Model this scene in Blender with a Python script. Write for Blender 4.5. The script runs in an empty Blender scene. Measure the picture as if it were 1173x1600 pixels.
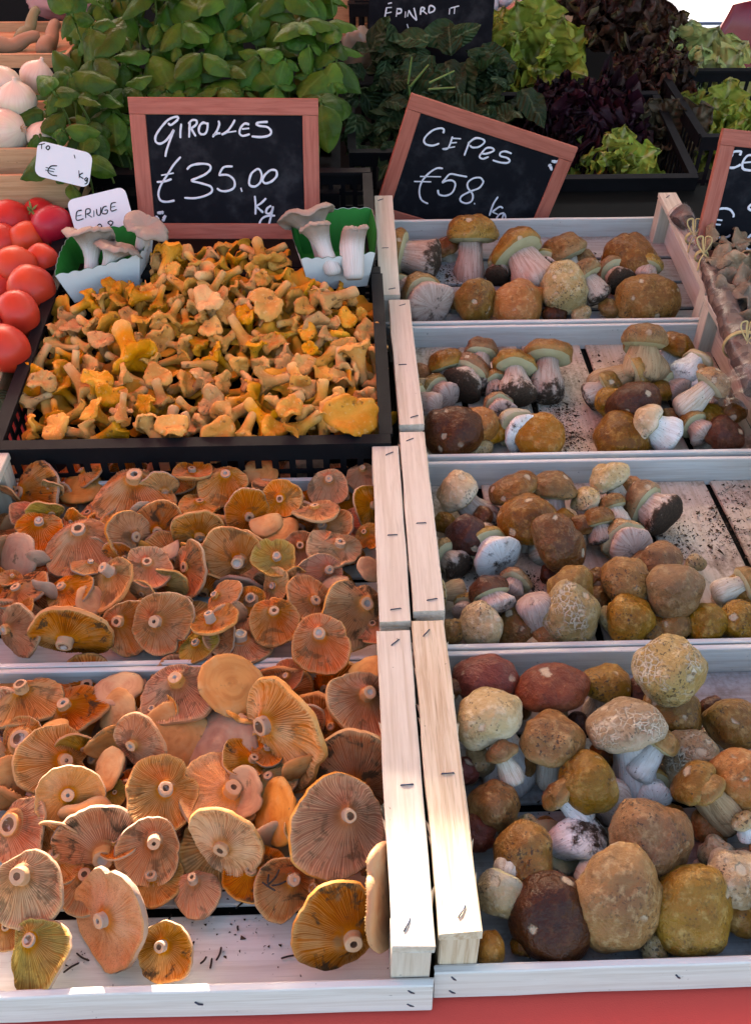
import bpy, bmesh, math, random
from mathutils import Vector, Matrix, noise

# ------------------------------------------------------------------ camera, world, sun, exposure
scene = bpy.context.scene
rad = math.radians
PITCH, YAW, FPX = rad(39.6), rad(1.72), 1450.0          # focal length in pixels of a 1173 x 1600 frame
CAM = Vector((0, 0, 1.6))
cam_data = bpy.data.cameras.new('camera')
cam_data.sensor_width = 36; cam_data.lens = FPX / 1600 * 36
cam_data.clip_start = .02; cam_data.clip_end = 500
cam = bpy.data.objects.new('camera', cam_data)
scene.collection.objects.link(cam)
cam.location = CAM; cam.rotation_euler = (math.pi/2 - PITCH, 0, -YAW)
scene.camera = cam

SUN_EL, SUN_AZ = rad(21), rad(-9)                        # azimuth from +y towards +x: the low sun stands behind the stall
world = bpy.data.worlds.new('World'); scene.world = world; world.use_nodes = True
_nt = world.node_tree; _nt.nodes.clear()
_sky = _nt.nodes.new('ShaderNodeTexSky'); _sky.sky_type = 'NISHITA'; _sky.sun_disc = False
_sky.sun_elevation = SUN_EL; _sky.sun_rotation = SUN_AZ
_sky.air_density = 1.0; _sky.dust_density = 4.0; _sky.ozone_density = .4
_bg = _nt.nodes.new('ShaderNodeBackground'); _bg.inputs[1].default_value = .10
_out = _nt.nodes.new('ShaderNodeOutputWorld')
_nt.links.new(_sky.outputs[0], _bg.inputs[0]); _nt.links.new(_bg.outputs[0], _out.inputs[0])

sun_data = bpy.data.lights.new('sun', 'SUN'); sun_data.energy = 5.0; sun_data.angle = rad(.5); sun_data.color = (1, .93, .82)
sun = bpy.data.objects.new('sun', sun_data); scene.collection.objects.link(sun)
SUN_DIR = Vector((math.sin(SUN_AZ)*math.cos(SUN_EL), math.cos(SUN_AZ)*math.cos(SUN_EL), math.sin(SUN_EL)))
sun.rotation_euler = SUN_DIR.to_track_quat('Z', 'Y').to_euler()

scene.view_settings.view_transform = 'Standard'; scene.view_settings.look = 'None'
scene.view_settings.gamma = 1; scene.view_settings.use_curve_mapping = False
scene.view_settings.exposure = 2.62
scene.render.engine = 'CYCLES'
scene.cycles.use_denoising = True
scene.cycles.max_bounces = 6; scene.cycles.diffuse_bounces = 1; scene.cycles.glossy_bounces = 2; scene.cycles.transparent_max_bounces = 12

# ------------------------------------------------------------------ helpers
rnd = random.Random(11)
FWD = Vector((math.sin(YAW)*math.cos(PITCH), math.cos(YAW)*math.cos(PITCH), -math.sin(PITCH)))
RIGHT = Vector((math.cos(YAW), -math.sin(YAW), 0)); UP = RIGHT.cross(FWD)
def ray(px, py): return FWD + RIGHT*((px-586.5)/FPX) - UP*((py-800)/FPX)
def at_z(px, py, z):
    d = ray(px, py); return CAM + d*((z-CAM.z)/d.z)
def at_y(px, py, y):
    d = ray(px, py); return CAM + d*(y/d.y)
def at_plane(px, py, o, n):
    d = ray(px, py); return CAM + d*((o-CAM).dot(n)/d.dot(n))
def metres(p): return (p-CAM).dot(FWD)/FPX               # metres per photo pixel at a point
def view_dir(ax, ay, az): return (RIGHT*ax - UP*ay - FWD*az).normalized()   # seen right, seen down, towards the viewer
def lerp(a, b, t): return a + (b-a)*t
def smooth(a, b, x):
    t = min(1, max(0, (x-a)/(b-a))); return t*t*(3-2*t)
def nz(p, s=1.0, o=0.0): return noise.noise(Vector((p[0]*s+o, p[1]*s-o*.7, p[2]*s+o*.3)))

LINK = scene.collection.objects.link
def mesh(name, verts, faces, mat, pol=None, smooth_shade=True, mats=None, fmat=None):
    me = bpy.data.meshes.new(name)
    me.from_pydata([tuple(v) for v in verts], [], faces)
    if pol is not None:
        a = me.attributes.new('pol', 'FLOAT_VECTOR', 'POINT')
        flat = [c for q in pol for c in q]; a.data.foreach_set('vector', flat)
    for m in (mats or [mat]): me.materials.append(m)
    if fmat: me.polygons.foreach_set('material_index', fmat)
    if smooth_shade: me.polygons.foreach_set('use_smooth', [True]*len(me.polygons))
    me.update(); return me
def obj(name, me, parent=None, loc=None, M=None):
    o = bpy.data.objects.new(name, me); LINK(o)
    if parent is not None: o.parent = parent
    if M is not None: o.matrix_local = M
    elif loc is not None: o.location = loc
    return o
def tag(o, label, cat, group=None):
    o['label'] = label; o['category'] = cat
    if group: o['group'] = group
    return o
def thing(name, label, cat, M=None, group=None, loc=None):
    o = bpy.data.objects.new(name, None); LINK(o); o.empty_display_size = .02
    if M is not None: o.matrix_world = M
    elif loc is not None: o.location = loc
    return tag(o, label, cat, group)
def copy_tree(o, parent=None):
    c = o.copy(); LINK(c); c.parent = parent
    for ch in o.children: copy_tree(ch, c)
    return c
def frame(origin, axis, xhint=Vector((0, 0, -1)), spin=0.0):
    z = axis.normalized(); x = (xhint - z*xhint.dot(z))
    if x.length < 1e-4: x = Vector((1, 0, 0)) - z*z.x
    x.normalize(); y = z.cross(x)
    if spin: x, y = x*math.cos(spin)+y*math.sin(spin), y*math.cos(spin)-x*math.sin(spin)
    M = Matrix((x, y, z)).transposed().to_4x4(); M.translation = origin; return M
def rings(rows, start=False, end=False, closed=True):
    """faces over rows of equal length; start / end: close the first / last row with a fan"""
    n = len(rows[0]); V = [p for r in rows for p in r]; F = []
    for i in range(len(rows)-1):
        for j in range(n if closed else n-1):
            k = (j+1) % n
            F.append((i*n+j, i*n+k, (i+1)*n+k, (i+1)*n+j))
    if start:
        c = sum((Vector(p) for p in rows[0]), Vector())/n; V.append(c); q = len(V)-1
        F += [(q, (j+1) % n, j) for j in range(n)]
    if end:
        c = sum((Vector(p) for p in rows[-1]), Vector())/n; V.append(c); q = len(V)-1; b = (len(rows)-1)*n
        F += [(q, b+j, b+(j+1) % n) for j in range(n)]
    return V, F
def tube(path, rad_, n=10, squash=1.0):
    """rows of points round a path; rad_ a number or a list"""
    rows = []; path = [Vector(p) for p in path]; u = None
    for i, p in enumerate(path):
        t = (path[min(i+1, len(path)-1)]-path[max(i-1, 0)]).normalized()
        if u is None: u = t.orthogonal().normalized()
        u = (u - t*u.dot(t)).normalized(); w = t.cross(u)
        r = rad_[i] if isinstance(rad_, (list, tuple)) else rad_
        rows.append([p + u*(r*math.cos(2*math.pi*j/n)) + w*(r*squash*math.sin(2*math.pi*j/n)) for j in range(n)])
    return rows
def merge(parts):
    V, F = [], []
    for v, f in parts:
        b = len(V); V += list(v); F += [tuple(i+b for i in q) for q in f]
    return V, F

# ------------------------------------------------------------------ materials
class Mat:
    def __init__(s, name):
        s.m = bpy.data.materials.new(name); s.m.use_nodes = True; s.t = s.m.node_tree; s.t.nodes.clear()
        s.o = s.t.nodes.new('ShaderNodeOutputMaterial'); s.b = s.t.nodes.new('ShaderNodeBsdfPrincipled')
        s.t.links.new(s.b.outputs[0], s.o.inputs[0])
    def set(s, sock, v):
        if isinstance(v, bpy.types.NodeSocket): s.t.links.new(v, sock)
        elif isinstance(v, (tuple, list)) and len(v) == 3 and sock.type == 'RGBA': sock.default_value = (*v, 1)
        else: sock.default_value = v
    def node(s, t, out=0, **kw):
        n = s.t.nodes.new(t)
        for k, v in kw.items():
            if k[0] == 'i' and k[1:].isdigit(): s.set(n.inputs[int(k[1:])], v)
            else: setattr(n, k, v)
        return n.outputs[out]
    def pol(s): return s.node('ShaderNodeAttribute', 1, attribute_name='pol')
    def xyz(s, v):
        n = s.t.nodes.new('ShaderNodeSeparateXYZ'); s.set(n.inputs[0], v); return n.outputs
    def comb(s, x, y, z): return s.node('ShaderNodeCombineXYZ', i0=x, i1=y, i2=z)
    def co(s, which=3): return s.node('ShaderNodeTexCoord', which)
    def rand(s): return s.node('ShaderNodeObjectInfo', 5)
    def math(s, op, a, b=0.0, c=0.0): return s.node('ShaderNodeMath', operation=op, i0=a, i1=b, i2=c)
    def vec(s, op, a, b): return s.node('ShaderNodeVectorMath', operation=op, i0=a, i1=b)
    def jit(s, v, k=13.0):
        r = s.math('MULTIPLY', s.rand(), k); return s.vec('ADD', v, s.comb(r, r, r))
    def noise(s, v, scale, detail=3.0, rough=.55, dist=0.0):
        n = s.t.nodes.new('ShaderNodeTexNoise'); s.set(n.inputs['Vector'], v); s.set(n.inputs['Scale'], scale)
        n.inputs['Detail'].default_value = detail; n.inputs['Roughness'].default_value = rough; n.inputs['Distortion'].default_value = dist
        return n.outputs[0]
    def voro(s, v, scale, feature='F1', out=0):
        n = s.t.nodes.new('ShaderNodeTexVoronoi'); n.feature = feature; s.set(n.inputs['Vector'], v); s.set(n.inputs['Scale'], scale)
        return n.outputs[out]
    def step(s, x, a, b, lo=0.0, hi=1.0):
        n = s.t.nodes.new('ShaderNodeMapRange'); n.interpolation_type = 'SMOOTHSTEP'
        s.set(n.inputs[0], x); s.set(n.inputs[1], a); s.set(n.inputs[2], b); s.set(n.inputs[3], lo); s.set(n.inputs[4], hi); return n.outputs[0]
    def mix(s, f, a, b, mode='MIX'):
        n = s.t.nodes.new('ShaderNodeMix'); n.data_type = 'RGBA'; n.blend_type = mode
        s.set(n.inputs[0], f); s.set(n.inputs[6], a); s.set(n.inputs[7], b); return n.outputs[2]
    def hsv(s, c, h=.5, sat=1.0, v=1.0): return s.node('ShaderNodeHueSaturation', i0=h, i1=sat, i2=v, i4=c)
    def done(s, col, rough=.6, spec=.3, bump=None, sss=0.0, sss_r=(1, .4, .2), sss_s=.004, trans=None, **kw):
        b = s.b.inputs
        s.set(b['Base Color'], col); s.set(b['Roughness'], rough); s.set(b['Specular IOR Level'], spec)
        if bump:
            n = s.t.nodes.new('ShaderNodeBump'); s.set(n.inputs['Height'], bump[0]); s.set(n.inputs['Strength'], bump[1]); s.set(n.inputs['Distance'], bump[2])
            s.t.links.new(n.outputs[0], b['Normal'])
        if sss:
            b['Subsurface Weight'].default_value = sss; b['Subsurface Radius'].default_value = sss_r; b['Subsurface Scale'].default_value = sss_s
        if trans is not None:                      # thin leaf or cloth: part of the light goes through
            tn = s.t.nodes.new('ShaderNodeBsdfTranslucent'); s.set(tn.inputs[0], trans[0])
            mx = s.t.nodes.new('ShaderNodeMixShader'); mx.inputs[0].default_value = trans[1]
            s.t.links.new(s.b.outputs[0], mx.inputs[1]); s.t.links.new(tn.outputs[0], mx.inputs[2]); s.t.links.new(mx.outputs[0], s.o.inputs[0])
        for k, v in kw.items(): s.set(b[k], v)
        return s.m

def wood_mat(name, c1, c2, c3, rough=.65, grain=1.0, soil=0.0):
    m = Mat(name); p = m.pol(); q = m.xyz(p)
    g = m.noise(m.comb(m.math('MULTIPLY', q[0], 6), m.math('MULTIPLY', q[1], 150), m.math('MULTIPLY', q[2], 150)), 1.0, 5, .65, .4)
    big = m.noise(p, 9.0, 3)
    fib = m.noise(m.comb(m.math('MULTIPLY', q[0], 25), m.math('MULTIPLY', q[1], 900), m.math('MULTIPLY', q[2], 900)), 1.0, 2)
    col = m.mix(m.step(g, .38, .68), c1, c2)
    col = m.mix(m.math('MULTIPLY', m.step(big, .5, .75), .45), col, c3)
    col = m.mix(m.math('MULTIPLY', m.step(fib, .60, .75), .35*grain), col, tuple(k*.5 for k in c2))
    spots = m.step(m.noise(p, 170, 1), .76, .82)
    col = m.mix(m.math('MULTIPLY', spots, .5), col, (.10, .07, .05))
    if soil:
        sm = m.step(m.math('ADD', m.noise(p, 16, 5, .7, .5), m.math('MULTIPLY_ADD', m.noise(p, 220, 2), .35, -.17)), .46, .72)
        col = m.mix(m.math('MULTIPLY', sm, soil), col, (.16, .11, .075))
    h = m.math('ADD', m.math('MULTIPLY', g, .6), m.math('MULTIPLY', fib, .5))
    return m.done(col, rough, .10, (h, .35*grain, .0012))
M_WOOD = wood_mat('poplar_wood', (.70, .59, .47), (.58, .46, .34), (.62, .50, .39))
M_WOOD2 = wood_mat('rough_sawn_wood', (.72, .57, .40), (.52, .35, .21), (.64, .48, .32), .75, 1.6)
M_BOARD = wood_mat('whitewashed_wood', (.74, .70, .64), (.63, .57, .50), (.67, .61, .54), .6, .8)
M_SLAT = wood_mat('soiled_slat_wood', (.64, .53, .42), (.52, .40, .29), (.56, .44, .33), .7, 1.0, .75)
M_FLOOR = wood_mat('shaded_floor_wood', (.44, .43, .42), (.34, .32, .30), (.38, .36, .34), .6, .8, .5)  # wood greyed and darkened for the shade on crate floors, plus soil smears
M_BOX = wood_mat('fruit_box_wood', (.60, .36, .19), (.46, .25, .12), (.52, .30, .16))
M_STAPLE = Mat('staple_wire').done((.06, .06, .09), .45, .5, Metallic=.7)

def plank(parent, name, length, wid, thick, loc, axis='x', mat=None, wob=.0005, cham=.0011, seg=9, rot=0.0):
    """a sawn board; length along axis, then the two other axes in cyclic order; loc = the minimum corner"""
    me = plank_mesh(name, length, wid, thick, mat or M_WOOD, wob, cham, seg)
    B = {'x': Matrix(((1, 0, 0), (0, 1, 0), (0, 0, 1))), 'y': Matrix(((0, -1, 0), (1, 0, 0), (0, 0, 1))), 'z': Matrix(((0, 1, 0), (0, 0, 1), (1, 0, 0)))}[axis]
    if axis == 'y': off = Vector((wid, 0, 0))
    else: off = Vector((0, 0, 0))
    Mx = B.to_4x4(); Mx.translation = Vector(loc) + off
    if rot:
        c = Mx @ Vector((length/2, wid/2, thick/2))
        Mx = Matrix.Translation(c) @ Matrix.Rotation(rot, 4, 'Z') @ Matrix.Translation(-c) @ Mx
    return obj(name, me, parent, M=Mx)
def plank_mesh(name, length, wid, thick, mat, wob=.0005, cham=.0011, seg=9):
    c = min(cham, wid*.3, thick*.3); rows = []; pol = []; o1 = rnd.uniform(0, 50)
    sec = [(c, 0), (wid-c, 0), (wid, c), (wid, thick-c), (wid-c, thick), (c, thick), (0, thick-c), (0, c)]
    for i in range(seg):
        x = length*i/(seg-1); row = []
        for k, (y, z) in enumerate(sec):
            yy = y + wob*2*nz((x*14, k//4*9, o1)); zz = z + wob*nz((x*11, k//4*5+30, o1))
            xx = x + (wob*1.5*rnd.uniform(-1, 1) if i in (0, seg-1) else 0)
            row.append(Vector((xx, yy, zz))); pol.append((xx+o1, yy+o1*.37, zz+o1*.61))
        rows.append(row)
    V, F = rings(rows)
    n = 8; F.append(tuple(range(n-1, -1, -1))); F.append(tuple((seg-1)*n+j for j in range(n)))
    F = [tuple(reversed(f)) for f in F]
    return mesh(name, V, F, mat, pol, False)
def block_mesh(name, x, y, z, mat, bevel=.001, pol=True):
    bm = bmesh.new(); bmesh.ops.create_cube(bm, size=1)
    for v in bm.verts: v.co = Vector((v.co.x*x, v.co.y*y, (v.co.z+.5)*z))
    if bevel: bmesh.ops.bevel(bm, geom=bm.edges[:], offset=bevel, segments=2, affect='EDGES', profile=.6)
    me = bpy.data.meshes.new(name); bm.to_mesh(me); bm.free(); me.materials.append(mat)
    a = me.attributes.new('pol', 'FLOAT_VECTOR', 'POINT'); r = rnd.uniform(0, 40)
    for i, v in enumerate(me.vertices): a.data[i].vector = (v.co.x+r, v.co.y+r, v.co.z)
    return me
ORD = ['first', 'second', 'third', 'fourth', 'fifth', 'sixth', 'seventh', 'eighth', 'ninth', 'tenth', 'eleventh', 'twelfth', 'thirteenth', 'fourteenth', 'fifteenth', 'sixteenth']
def rank_labels(items, rows, text):
    """items: (px, py, object, look). Splits a crate's things into rows by depth and ranks each row from its start"""
    items = sorted(items, key=lambda t: t[1]); n = len(items); k = 0
    names = {2: ['back', 'front'], 3: ['back', 'middle', 'front'], 4: ['back', 'second', 'third', 'front'], 5: ['back', 'second', 'middle', 'fourth', 'front'],
             6: ['back', 'second', 'third', 'fourth', 'fifth', 'front'], 7: ['back', 'second', 'third', 'fourth', 'fifth', 'sixth', 'front']}[rows]
    for r in range(rows):
        e = round(n*(r+1)/rows); row = sorted(items[k:e], key=lambda t: t[0]); k = e
        for i, (px, py, o, look) in enumerate(row):
            pos = 'leftmost' if i == 0 else 'rightmost' if i == len(row)-1 else ORD[i]+' from left'
            o['label'] = text.format(look=look, pos=pos, row=names[r])
AWN_Y0 = 1.15
def BLOCKER_TOP(x):                       # upper edge of the added sun blocker, notched to shape the sun patches in front
    pts = [(-3, 1.955), (-.74, 1.965), (-.60, 1.990), (-.55, 2.03), (-.47, 2.03), (-.445, 2.002), (-.345, 2.006), (-.32, 2.06), (-.2, 2.1), (3, 2.1)]
    for (a, za), (b, zb) in zip(pts, pts[1:]):
        if a <= x <= b: return za + (zb-za)*(x-a)/(b-a)
# ------------------------------------------------------------------ the setting
def sheet(name, V, F, mat, kind='structure', sm=False):
    o = obj(name, mesh(name, V, F, mat, None, sm)); o['kind'] = kind; return o
m = Mat('asphalt'); c = m.co(3)
M_GROUND = m.done(m.mix(m.noise(c, .8, 5), (.15, .145, .14), (.24, .235, .225)), .9, .2, (m.noise(c, 60, 3), .3, .01))
sheet('ground', [(-60, -40, 0), (60, -40, 0), (60, 60, 0), (-60, 60, 0)], [(0, 1, 2, 3)], M_GROUND)

# the table under its red cloth: flat in front, rising towards the back
m = Mat('red_cloth'); c = m.co(3)
wv = m.noise(c, 900, 1); fold = m.noise(c, 9, 3)
M_CLOTH = m.done(m.mix(fold, (.74, .075, .055), (.82, .10, .07)), .85, .15, (m.math('ADD', wv, m.math('MULTIPLY', fold, 3)), .25, .001))
tb = thing('market_table', 'long market table under a red cloth carrying the mushroom crates', 'table', loc=(0, 1.2, 0))
prof = [(.292, .02), (.296, .40), (.298, .70), (.303, .7405), (.312, .744), (.34, .7445), (1.05, .744), (1.10, .745), (1.50, .766), (2.02, .838), (2.04, .838), (2.04, .02)]
V = []; F = []; nx = 60
for (y, z) in prof:
    for i in range(nx+1):
        x = -1.6 + 3.3*i/nx
        dz = .0012*nz((x*7, y*9, 0)) if .3 < y < .36 else 0
        dy = .018*nz((x*6, 3, 0))*max(0, (.70-z)/.7) if y < .3 else 0
        V.append((x, y-1.2+dy, z+dz))
for r in range(len(prof)-1):
    for i in range(nx): F.append((r*(nx+1)+i, r*(nx+1)+i+1, (r+1)*(nx+1)+i+1, (r+1)*(nx+1)+i))
obj('tablecloth', mesh('tablecloth', V, F, M_CLOTH), tb)
M_STEEL = Mat('steel').done((.35, .35, .36), .45, .5, Metallic=1.0)
for x in (-1.4, 1.5):
    for y in (.4, 1.9): obj('leg', block_mesh('leg', .03, .03, .72, M_STEEL), tb, (x, y-1.2, 0))
obj('table_top', block_mesh('table_top', 3.2, .72, .02, M_WOOD2), tb, (.05, -.52, .715))

# the stall's unseen roof, and a sheet added behind it to block the sun
def awning_mat(name, c, tr, k):
    m = Mat(name); return m.done(c, .9, .03, trans=(tr, k))
M_AWN_RED = awning_mat('red_awning_cloth', (.45, .04, .04), (.9, .24, .18), .45)
M_AWN_WHITE = awning_mat('cream_awning_cloth', (.7, .68, .62), (.75, .72, .66), .18)
M_BLOCKER = awning_mat('dark_sun_blocker', (.012, .013, .014), (.01, .01, .01), .02)
aw = thing('awning', 'red and cream striped awning roofing the stall', 'awning', loc=(0, 1.5, 2.3))
def quad_sheet(name, x0, x1, y0, y1, z0, z1, mat, par, org, n=6):
    V = []; F = []
    for i in range(n+1):
        t = i/n; y = lerp(y0, y1, t); z = lerp(z0, z1, t) - .05*math.sin(t*math.pi)
        V += [Vector((x0, y, z))-org, Vector((x1, y, z))-org]
    for i in range(n): F.append((2*i, 2*i+1, 2*i+3, 2*i+2))
    return obj(name, mesh(name, V, F, mat), par)
AO = Vector((0, 1.5, 2.3))
quad_sheet('red_panel', -2.6, -.2, AWN_Y0-.6, 3.4, 2.35, 2.5, M_AWN_RED, aw, AO)
quad_sheet('cream_panel', -.2, 2.6, AWN_Y0, 3.4, 2.35, 2.5, M_AWN_WHITE, aw, AO)
for x in (-2.5, 2.5):
    for y in (1.25, 3.3): obj('pole', mesh('pole', *rings(tube([Vector((x, y, 0))-AO, Vector((x, y, 2.4))-AO], .018, 10)), M_STEEL), aw)
tp = thing('back_sun_blocker', 'added dark sheet behind the stall, its top edge cut to shape the sun patches', 'sun blocker', loc=(0, 3.45, 1.5))
V = []; F = []; n = 260
for i in range(n+1):
    x = -2.6 + 5.2*i/n
    top = BLOCKER_TOP(x)
    V += [(x, .02*math.sin(i*.2), -1.48 if x < .93 else -.42), (x, .02*math.sin(i*.2+.1), top-1.5)]
for i in range(n): F.append((2*i, 2*i+2, 2*i+3, 2*i+1))
obj('sheet', mesh('sheet', V, F, M_BLOCKER), tp)
obj('rope', mesh('rope', *rings(tube([(-2.6, .01, BLOCKER_TOP(-2.6)-1.5), (2.6, .01, BLOCKER_TOP(2.6)-1.5)], .006, 8)), M_STEEL), tp)
# ------------------------------------------------------------------ wooden crates
class Crate: pass
RAIL_Z, FLOOR_Z = .105, .012
def staple(parent, x, y, z, ang, L=.012, up=True):
    me = mesh('staple', *rings(tube([(-L/2, 0, -.0006), (-L/2+.0006, 0, .0005), (0, .0004, .0008), (L/2-.0006, 0, .0005), (L/2, 0, -.0006)], .0007, 6), True, True), M_STAPLE)
    Mx = Matrix.Translation((x, y, z)) @ (Matrix.Rotation(0 if up else math.pi/2, 4, 'X')) @ Matrix.Rotation(ang, 4, 'Z')
    o = obj('staple', me, parent); o.matrix_parent_inverse = parent.matrix_local.inverted(); o.matrix_local = Mx
    return o
def crate(label, x0, x1, y0, D, z0, tilt=0.0, slats='x', rails=(M_WOOD, M_WOOD), solid=True, bh=.048, group='wooden mushroom crates', yaw=0.0, nsl=4, floor=None):
    Mx = Matrix.Translation((x0, y0, z0)) @ Matrix.Rotation(yaw, 4, 'Z') @ Matrix.Rotation(tilt, 4, 'X')
    c = thing('wooden_crate', label, 'crate', Mx, group)
    W = x1-x0; k = Crate(); k.o = c; k.M = Mx; k.W, k.D = W, D
    k.n = (Mx.to_3x3() @ Vector((0, 0, 1))).normalized(); k.f = Mx @ Vector((0, 0, FLOOR_Z))
    pw, pd, rw = .033, .03, .036
    bt = .007
    fb = plank(c, 'front_board', W+.003, bt, bh, (-.0015, 0, .003), 'x', M_BOARD, .0007)
    bb = plank(c, 'back_board', W+.003, bt, bh, (-.0015, D-bt, .003), 'x', M_BOARD, .0007)
    for s, mt in ((0, rails[0]), (1, rails[1])):
        xp = 0.001 if s == 0 else W-pw-.001
        for yy in (bt+.0008, D-bt-pd-.0008): plank(c, 'post', RAIL_Z-.0125, pw, pd, (xp, yy, .0015), 'z', mt, .0006, seg=5)
        xr = -.001 if s == 0 else W-rw+.001
        r = plank(c, 'rail', D-.012, rw, .011, (xr, .0075, RAIL_Z-.0105), 'y', mt, .0008, seg=14, rot=rnd.uniform(-.006, .006))
        xi = xp+pw-.004 if s == 0 else xp-.003
        if solid: plank(c, 'end_board', D-2*bt-2*pd-.004, .006, RAIL_Z-.03, (xp+.004 if s == 0 else xp+pw-.010, bt+pd+.002, .0135), 'y', mt, .0006)
        else: plank(c, 'end_board', D-2*bt-2*pd-.004, .006, .045, (xp+.004 if s == 0 else xp+pw-.010, bt+pd+.002, .0135), 'y', M_BOARD, .0006)
        for yy, an in ((.018, rnd.uniform(-.6, .6)+.5), (D*.42, .05), (D-.03, rnd.uniform(-.5, .5)+.6)):
            st = mesh('staple', *rings(tube([(-.006, 0, -.0006), (-.0055, 0, .0005), (0, .0004, .0008), (.0055, 0, .0005), (.006, 0, -.0006)], .0007, 6), True, True), M_STAPLE)
            o = obj('staple', st, r)
            # rail mesh: x along the rail, y across, z up
            o.matrix_local = Matrix.Translation((yy, rw*.5+rnd.uniform(-.006, .006), .0112)) @ Matrix.Rotation(an+math.pi/2, 4, 'Z')
    for xx in (.016, W*.3+rnd.uniform(-.05, .05), W*.62+rnd.uniform(-.05, .05), W-.016):
        for zz in ((.012, .038) if xx < .05 or xx > W-.05 else (.028,)):
            st = mesh('staple', *rings(tube([(-.004, 0, 0), (0, -.0008, 0), (.004, 0, 0)], .0008, 6), True, True), M_STAPLE)
            o = obj('staple', st, fb); o.matrix_local = Matrix.Translation((xx, -.0004, zz)) @ Matrix.Rotation(rnd.uniform(.6, 1.2), 4, 'Y')
    if slats == 'x':
        g = .010; w = (D-2*bt-.002-(nsl-1)*g)/nsl
        for i in range(nsl): plank(c, 'slat', W-.012, w, .006, (.006, bt+.001+i*(w+g), .006), 'x', floor or M_BOARD, .0004)
    else:
        nsl = 5; g = .010; w = (W-.02-(nsl-1)*g)/nsl
        for i in range(nsl): plank(c, 'slat', D-2*bt-.003, w, .006, (.01+i*(w+g), bt+.0015, .006), 'y', M_SLAT, .0004, rot=rnd.uniform(-.004, .004))
    k.items = []
    return k
T1 = .745
R4 = crate('wooden crate nearest the viewer, full of big brown ceps', .063, .641, .356, .363, T1, 0, 'x', (M_WOOD2, M_WOOD), floor=M_FLOOR)
R3 = crate('second wooden cep crate from the viewer, with bare slats at its far corner', .066, .643, .722, .363, T1, 0, 'y', (M_WOOD, M_WOOD2))
R2 = crate('third wooden cep crate from the viewer, with loose soil on its slats', .067, .642, 1.097, .362, T1+.001, rad(3), 'y')
R1 = crate('farthest wooden cep crate, under the leaning black price board', .052, .650, 1.468, .358, T1+.022, rad(7), 'x', solid=False, floor=M_FLOOR)
L4 = crate('wooden crate nearest the viewer, full of upturned orange milk caps', -.508, .058, .346, .360, T1, 0, 'x')
L3 = crate('wooden crate of orange milk caps just below the black plastic crate', -.506, .061, .708, .345, T1, 0, 'x')
def splinters(rail, L, n, side):
    for _ in range(n):
        x = rnd.uniform(.03, L-.03); l = rnd.uniform(.006, .022); a = rnd.uniform(.05, .22)*side; y = (0 if side < 0 else .036)
        V = [(x, y, .006), (x+l, y+a*l*.9, .008), (x+l*.6, y, .0105), (x+l*.3, y, .004)]
        obj('splinter', mesh('splinter', V, [(0, 1, 2), (0, 3, 1), (3, 2, 1), (0, 2, 3)], M_WOOD2, [(p[0], p[1], p[2]) for p in V], False), rail)
for k, n in ((R4, 14), (R3, 8), (L4, 4)):
    for r in [c for c in k.o.children if c.name.startswith('rail')]: splinters(r, k.D-.02, n, 1); splinters(r, k.D-.02, n//2, -1)
def hit(k, px, py, h): return at_plane(px, py, k.f + k.n*h, k.n)
M_DARK = Mat('shade_black').done((.006, .007, .0065), .6, .08)  # near-black that puts the shade below the crates into the colour
V = [(-.52, .372, .7462), (.655, .372, .7462), (.655, 1.09, .7462), (-.52, 1.09, .7462), (.655, 1.46, .7668), (-.52, 1.46, .7668), (1.62, 2.032, .8432), (-1.1, 2.032, .8432), (1.62, 1.46, .7668), (-1.1, 1.46, .7668)]
tag(obj('shade_sheet', mesh('shade_sheet', V, [(0, 1, 2, 3), (3, 2, 4, 5), (9, 8, 6, 7)], M_DARK, None, False)), 'black stand-in for the shade on the table, seen through the slat gaps', 'shade stand-in')  # added dark layer in place of the shade under the slats
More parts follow.
